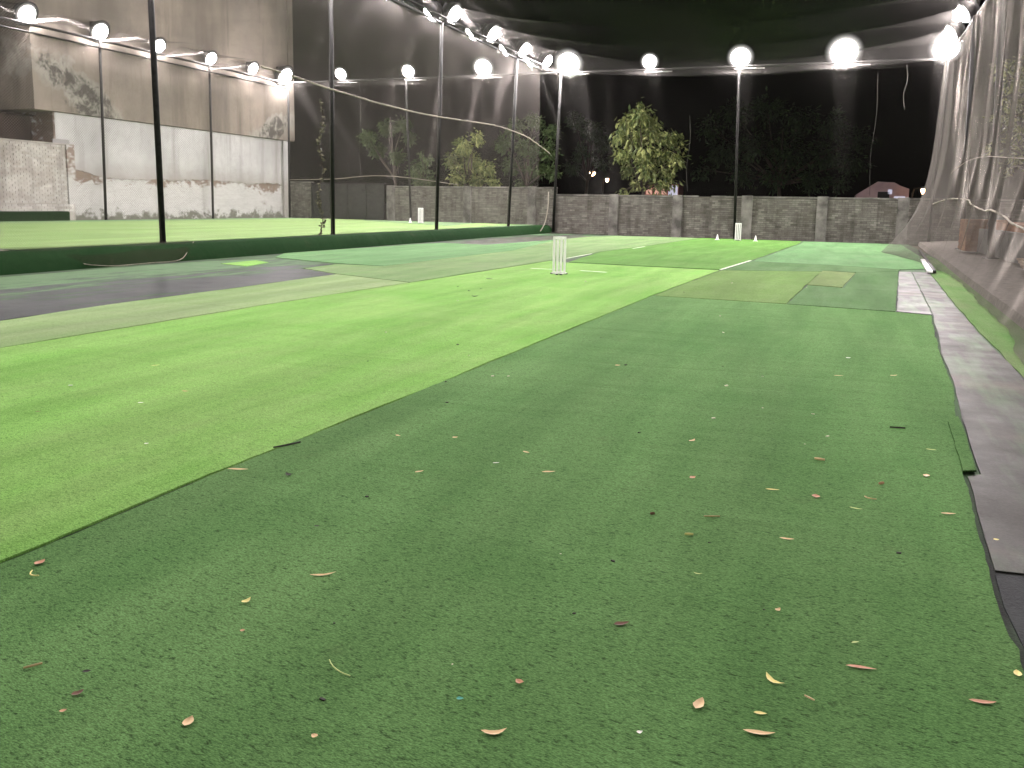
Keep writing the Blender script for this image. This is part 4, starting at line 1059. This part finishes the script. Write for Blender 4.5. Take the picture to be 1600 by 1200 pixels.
# ------------------------------------------------------------------ trees
def tree(name, base, clumps, nleaf, lsize, mat, label, seed, droop=0.3, trunk_r=0.12, aspect=0.42, group='trees behind the far wall'):
    rg = random.Random(seed); base = Vector(base)
    root = empty(name, base, 0, label, 'tree', group)
    cz = sum(c[2] for c, r in clumps) / len(clumps) - base.z
    cx = sum(c[0] for c, r in clumps) / len(clumps) - base.x; cyy = sum(c[1] for c, r in clumps) / len(clumps) - base.y
    fork = Vector((cx * 0.5, cyy * 0.5, cz * 0.55))
    tr = MB().tube([(0, 0, -0.1), tuple(fork * 0.5 + Vector((rg.uniform(-.1, .1), 0, 0))), tuple(fork), (cx, cyy, cz * 1.25)], [trunk_r, trunk_r * 0.8, trunk_r * 0.6, trunk_r * 0.2], 8)
    for c, r in clumps:
        e = Vector(c) - base
        md = fork.lerp(e, 0.5) + Vector((rg.uniform(-.2, .2), rg.uniform(-.2, .2), 0.15))
        tr.tube([tuple(fork), tuple(md), tuple(e)], [trunk_r * 0.45, trunk_r * 0.3, trunk_r * 0.1], 6)
        for k in range(4):
            e2 = e + Vector((rg.gauss(0, 1), rg.gauss(0, 1), rg.gauss(0, 1))).normalized() * r * 0.8
            tr.tube([tuple(md.lerp(e, 0.6)), tuple(e2)], [trunk_r * 0.15, trunk_r * 0.05], 5)
    tr.build('trunk', M['bark'], root, smooth=True)
    cr = MB(); cr.col = []
    vol = sum(r ** 2.4 for c, r in clumps)
    for c, r in clumps:
        k = int(nleaf * r ** 2.4 / vol); tw = max(1, k // 7)
        for _ in range(tw):
            d = Vector((rg.gauss(0, 1), rg.gauss(0, 1), rg.gauss(0, 1))).normalized() * r * (rg.random() ** 0.45)
            d.z *= 0.85
            tip = Vector(c) - base + d
            outd = (d + Vector((0, 0, -droop * r))).normalized()
            ctone = min(1, max(0, rg.gauss(0.45, 0.25)))
            for q in range(7):
                dr = (outd + Vector((rg.gauss(0, .6), rg.gauss(0, .6), rg.gauss(0, .5) - droop))).normalized()
                L = lsize * rg.uniform(.6, 1.25); sd = dr.cross(Vector((rg.gauss(0, .4), rg.gauss(0, .4), 1))).normalized() * L * aspect * 0.5
                p = tip + Vector((rg.gauss(0, 1), rg.gauss(0, 1), rg.gauss(0, 1))) * lsize * 0.45
                up_ = dr.cross(sd).normalized() * L * 0.08
                n = len(cr.v)
                cr.v += [tuple(p), tuple(p + dr * L * .5 + sd + up_), tuple(p + dr * L), tuple(p + dr * L * .5 - sd + up_)]
                cr.f += [(n, n + 1, n + 2), (n, n + 2, n + 3)]
                tn = min(1, max(0, ctone + rg.uniform(-.25, .25))); cr.col += [tn] * 4
    cr.build('crown', mat, root)
    return root
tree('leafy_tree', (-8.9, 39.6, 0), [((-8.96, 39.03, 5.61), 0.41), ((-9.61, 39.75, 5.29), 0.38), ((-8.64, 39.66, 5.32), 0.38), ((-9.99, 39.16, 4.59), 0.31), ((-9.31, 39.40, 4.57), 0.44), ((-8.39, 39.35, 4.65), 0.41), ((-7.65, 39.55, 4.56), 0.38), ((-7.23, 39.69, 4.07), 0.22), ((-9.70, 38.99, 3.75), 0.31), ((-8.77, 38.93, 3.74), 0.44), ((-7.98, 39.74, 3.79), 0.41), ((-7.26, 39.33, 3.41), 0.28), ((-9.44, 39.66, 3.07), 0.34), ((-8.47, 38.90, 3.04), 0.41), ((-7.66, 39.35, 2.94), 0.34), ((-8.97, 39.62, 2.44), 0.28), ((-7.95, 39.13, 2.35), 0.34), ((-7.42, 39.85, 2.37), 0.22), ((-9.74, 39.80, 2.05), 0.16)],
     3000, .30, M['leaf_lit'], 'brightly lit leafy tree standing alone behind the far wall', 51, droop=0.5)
tree('bushy_tree', (-18.0, 39.8, 0), [((-18.05, 39.33, 4.20), 0.42), ((-17.34, 39.33, 4.60), 0.29), ((-18.90, 39.84, 3.53), 0.39), ((-18.09, 40.24, 3.38), 0.52), ((-16.95, 39.68, 3.13), 0.39), ((-18.48, 39.52, 2.60), 0.39), ((-17.49, 39.72, 2.48), 0.39), ((-16.43, 39.33, 2.38), 0.29)],
     3000, .22, M['leaf_lit'], 'pale leafy bush behind the platform wall right of the platform wicket', 52)
tree('bushy_tree', (-15.4, 41, 0), [((-16.20, 41.72, 5.27), 0.47), ((-15.22, 41.94, 5.60), 0.40), ((-14.34, 42.00, 5.11), 0.40), ((-16.74, 41.73, 4.46), 0.47), ((-15.47, 41.73, 4.21), 0.53), ((-14.40, 41.72, 4.11), 0.47), ((-16.44, 41.96, 3.37), 0.47), ((-15.11, 41.79, 3.23), 0.53), ((-14.06, 41.52, 3.02), 0.40), ((-15.84, 42.34, 2.48), 0.40)],
     4200, .22, M['leaf_mid'], 'wide tree with layered foliage just left of the corner post', 53)
tree('bushy_tree', (-23.0, 41.5, 0), [((-25.30, 42.06, 4.91), 0.40), ((-24.11, 42.14, 5.44), 0.40), ((-22.84, 41.69, 5.55), 0.33), ((-22.87, 42.49, 4.92), 0.30), ((-24.86, 42.36, 4.22), 0.40), ((-23.21, 41.62, 3.81), 0.33)],
     3000, .22, M['leaf_mid'], 'dim tree above the dark gate', 54)
tree('bushy_tree', (-20.6, 40, 0), [((-20.9, 39.8, 3.0), .6), ((-20.5, 39.8, 2.5), .6), ((-20.5, 39.8, 3.6), .35)], 1500, .2, M['leaf_mid'], 'feathery bush left of the post behind the platform wicket', 55, aspect=0.2)
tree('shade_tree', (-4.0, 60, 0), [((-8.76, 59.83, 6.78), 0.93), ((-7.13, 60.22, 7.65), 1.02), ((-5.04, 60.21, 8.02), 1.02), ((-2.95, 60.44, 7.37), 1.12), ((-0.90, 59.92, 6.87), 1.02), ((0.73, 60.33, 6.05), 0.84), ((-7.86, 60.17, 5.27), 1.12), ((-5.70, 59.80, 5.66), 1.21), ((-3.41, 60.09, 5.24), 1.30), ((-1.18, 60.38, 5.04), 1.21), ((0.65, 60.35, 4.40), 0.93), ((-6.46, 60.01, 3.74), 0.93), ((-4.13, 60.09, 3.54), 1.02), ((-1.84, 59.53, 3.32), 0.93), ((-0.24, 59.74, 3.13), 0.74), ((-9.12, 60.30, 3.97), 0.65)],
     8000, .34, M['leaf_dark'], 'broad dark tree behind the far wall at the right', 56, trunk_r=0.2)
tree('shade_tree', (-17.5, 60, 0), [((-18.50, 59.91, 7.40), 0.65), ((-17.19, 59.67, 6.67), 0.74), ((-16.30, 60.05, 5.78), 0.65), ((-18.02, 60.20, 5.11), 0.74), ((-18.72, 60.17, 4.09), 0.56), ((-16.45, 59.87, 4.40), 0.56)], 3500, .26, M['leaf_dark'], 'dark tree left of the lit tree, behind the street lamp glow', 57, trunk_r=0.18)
tree('shade_tree', (5.6, 27.5, 0.2), [((3.95, 27.0, 5.27), .32), ((4.3, 27.2, 4.83), .40), ((4.6, 27.4, 5.3), .5), ((4.15, 27, 4.32), .32), ((4.7, 27.3, 4.14), .45), ((4.0, 27, 3.81), .28), ((4.5, 27, 3.63), .40), ((3.9, 27, 3.2), .22), ((4.4, 27.2, 2.93), .36), ((4.9, 27.4, 3.0), .45), ((4.2, 27, 2.5), .22), ((5.4, 27.5, 4.4), .8), ((5.6, 27.5, 5.6), .8), ((5.3, 27.4, 6.3), .6)],
     4000, .16, M['leaf_lit'], 'green tree seen through the right net at the picture edge', 58, trunk_r=0.12, group='trees around the court')
tree('shade_tree', (-33, 16, 0), [((-32.5, 17, 5.6), 1.5), ((-33.2, 19, 6.4), 1.5), ((-32.2, 15, 6.8), 1.6), ((-32.6, 21, 5.8), 1.2)], 4500, .24, M['leaf_dark'], 'dark tree above the shed roof at the far left', 59, trunk_r=0.2)

# ------------------------------------------------------------------ things far beyond the wall
def street_lamp(loc, hgt, s_, label):
    c = empty('street_lamp', loc, 0, label, 'street lamp', 'street lamps far behind the wall')
    MB().tube([(0, 0, 0), (0, 0, hgt - 0.3), (0.1, -0.1, hgt), (0.5, -0.5, hgt + 0.05)], [0.08, 0.06, 0.05, 0.04], 8).build('pole', M['post_steel'], c)
    MB().lathe([(0.05, 0.12), (s_ * 0.6, 0.08), (s_, 0.0), (s_ * 0.9, -0.04)], 12, (0.55, -0.55, hgt)).build('lamp_shade', M['galv'], c)
    MB().lathe([(s_ * 0.85, -0.05), (s_ * 0.8, -0.2), (s_ * 0.4, -0.32), (0.02, -0.35)], 12, (0.55, -0.55, hgt)).build('bulb', M['warm_lamp'], c, smooth=True)
street_lamp((-20.6, 70.5, 0), 4.2, 0.33, 'glowing warm street lamp between the corner post and lit tree')
street_lamp((-21.9, 80.5, 0), 4.0, 0.17, 'smaller distant warm lamp just left of the lit tree')
kb = empty('kiosk', (-12.0, 60, 0), 0, 'small lit kiosk showing under the lit tree', 'kiosk')
MB().box((-1.2, 0, 0), (1.2, 2, 2.95)).build('wall', plain('kiosk_wall', (0.35, 0.12, 0.10), 0.8), kb)
MB().box((-1.3, -0.25, 2.95), (1.3, 2.1, 3.03)).build('roof', M['gate'], kb)
for i in range(3): MB().box((-1.1 + i * 0.52, -0.02, 2.2), (-0.68 + i * 0.52, -0.005, 2.78)).build('lit_window', M['window_lit'], kb)
MB().box((0.5, -0.04, 2.1), (1.15, -0.005, 2.85)).build('lit_panel', M['window_cool'], kb)
hs_ = empty('house', (2.9, 60, 0), 0, 'pinkish house gable with lit windows above the wall at right', 'house')
hw = MB(); pts = [(-2.0, 0, 0), (1.15, 0, 0), (1.15, 0, 2.75), (0.6, 0, 2.95), (0.25, 0, 3.15), (-0.75, 0, 3.2), (-2.0, 0, 2.35)]
hw.v = pts + [(x, 6, z) for x, y, z in pts]; n = 7
hw.f = [tuple(range(n))] + [(i, i + n, (i + 1) % n + n, (i + 1) % n) for i in range(n)] + [tuple(reversed(range(n, 2 * n)))]
hw.build('wall', emit('house_wall_glow', (0.60, 0.46, 0.50), 0.0) if False else plain('house_wall', (0.55, 0.42, 0.44), 0.85, 0.2, var=0.15, scale=1), hs_)
MB().box((-0.7, -0.03, 2.1), (0.0, -0.005, 2.55)).build('window', M['gate'], hs_)
MB().box((-0.1, -0.03, 2.4), (0.15, -0.005, 2.7)).build('lit_window', M['window_cool'], hs_)
MB().box((0.3, -0.03, 2.15), (0.95, -0.005, 2.27)).build('lit_window', M['window_cool'], hs_)
street_lamp((4.15, 58.6, 0), 2.75, 0.13, 'warm lamp near the pinkish house at right')
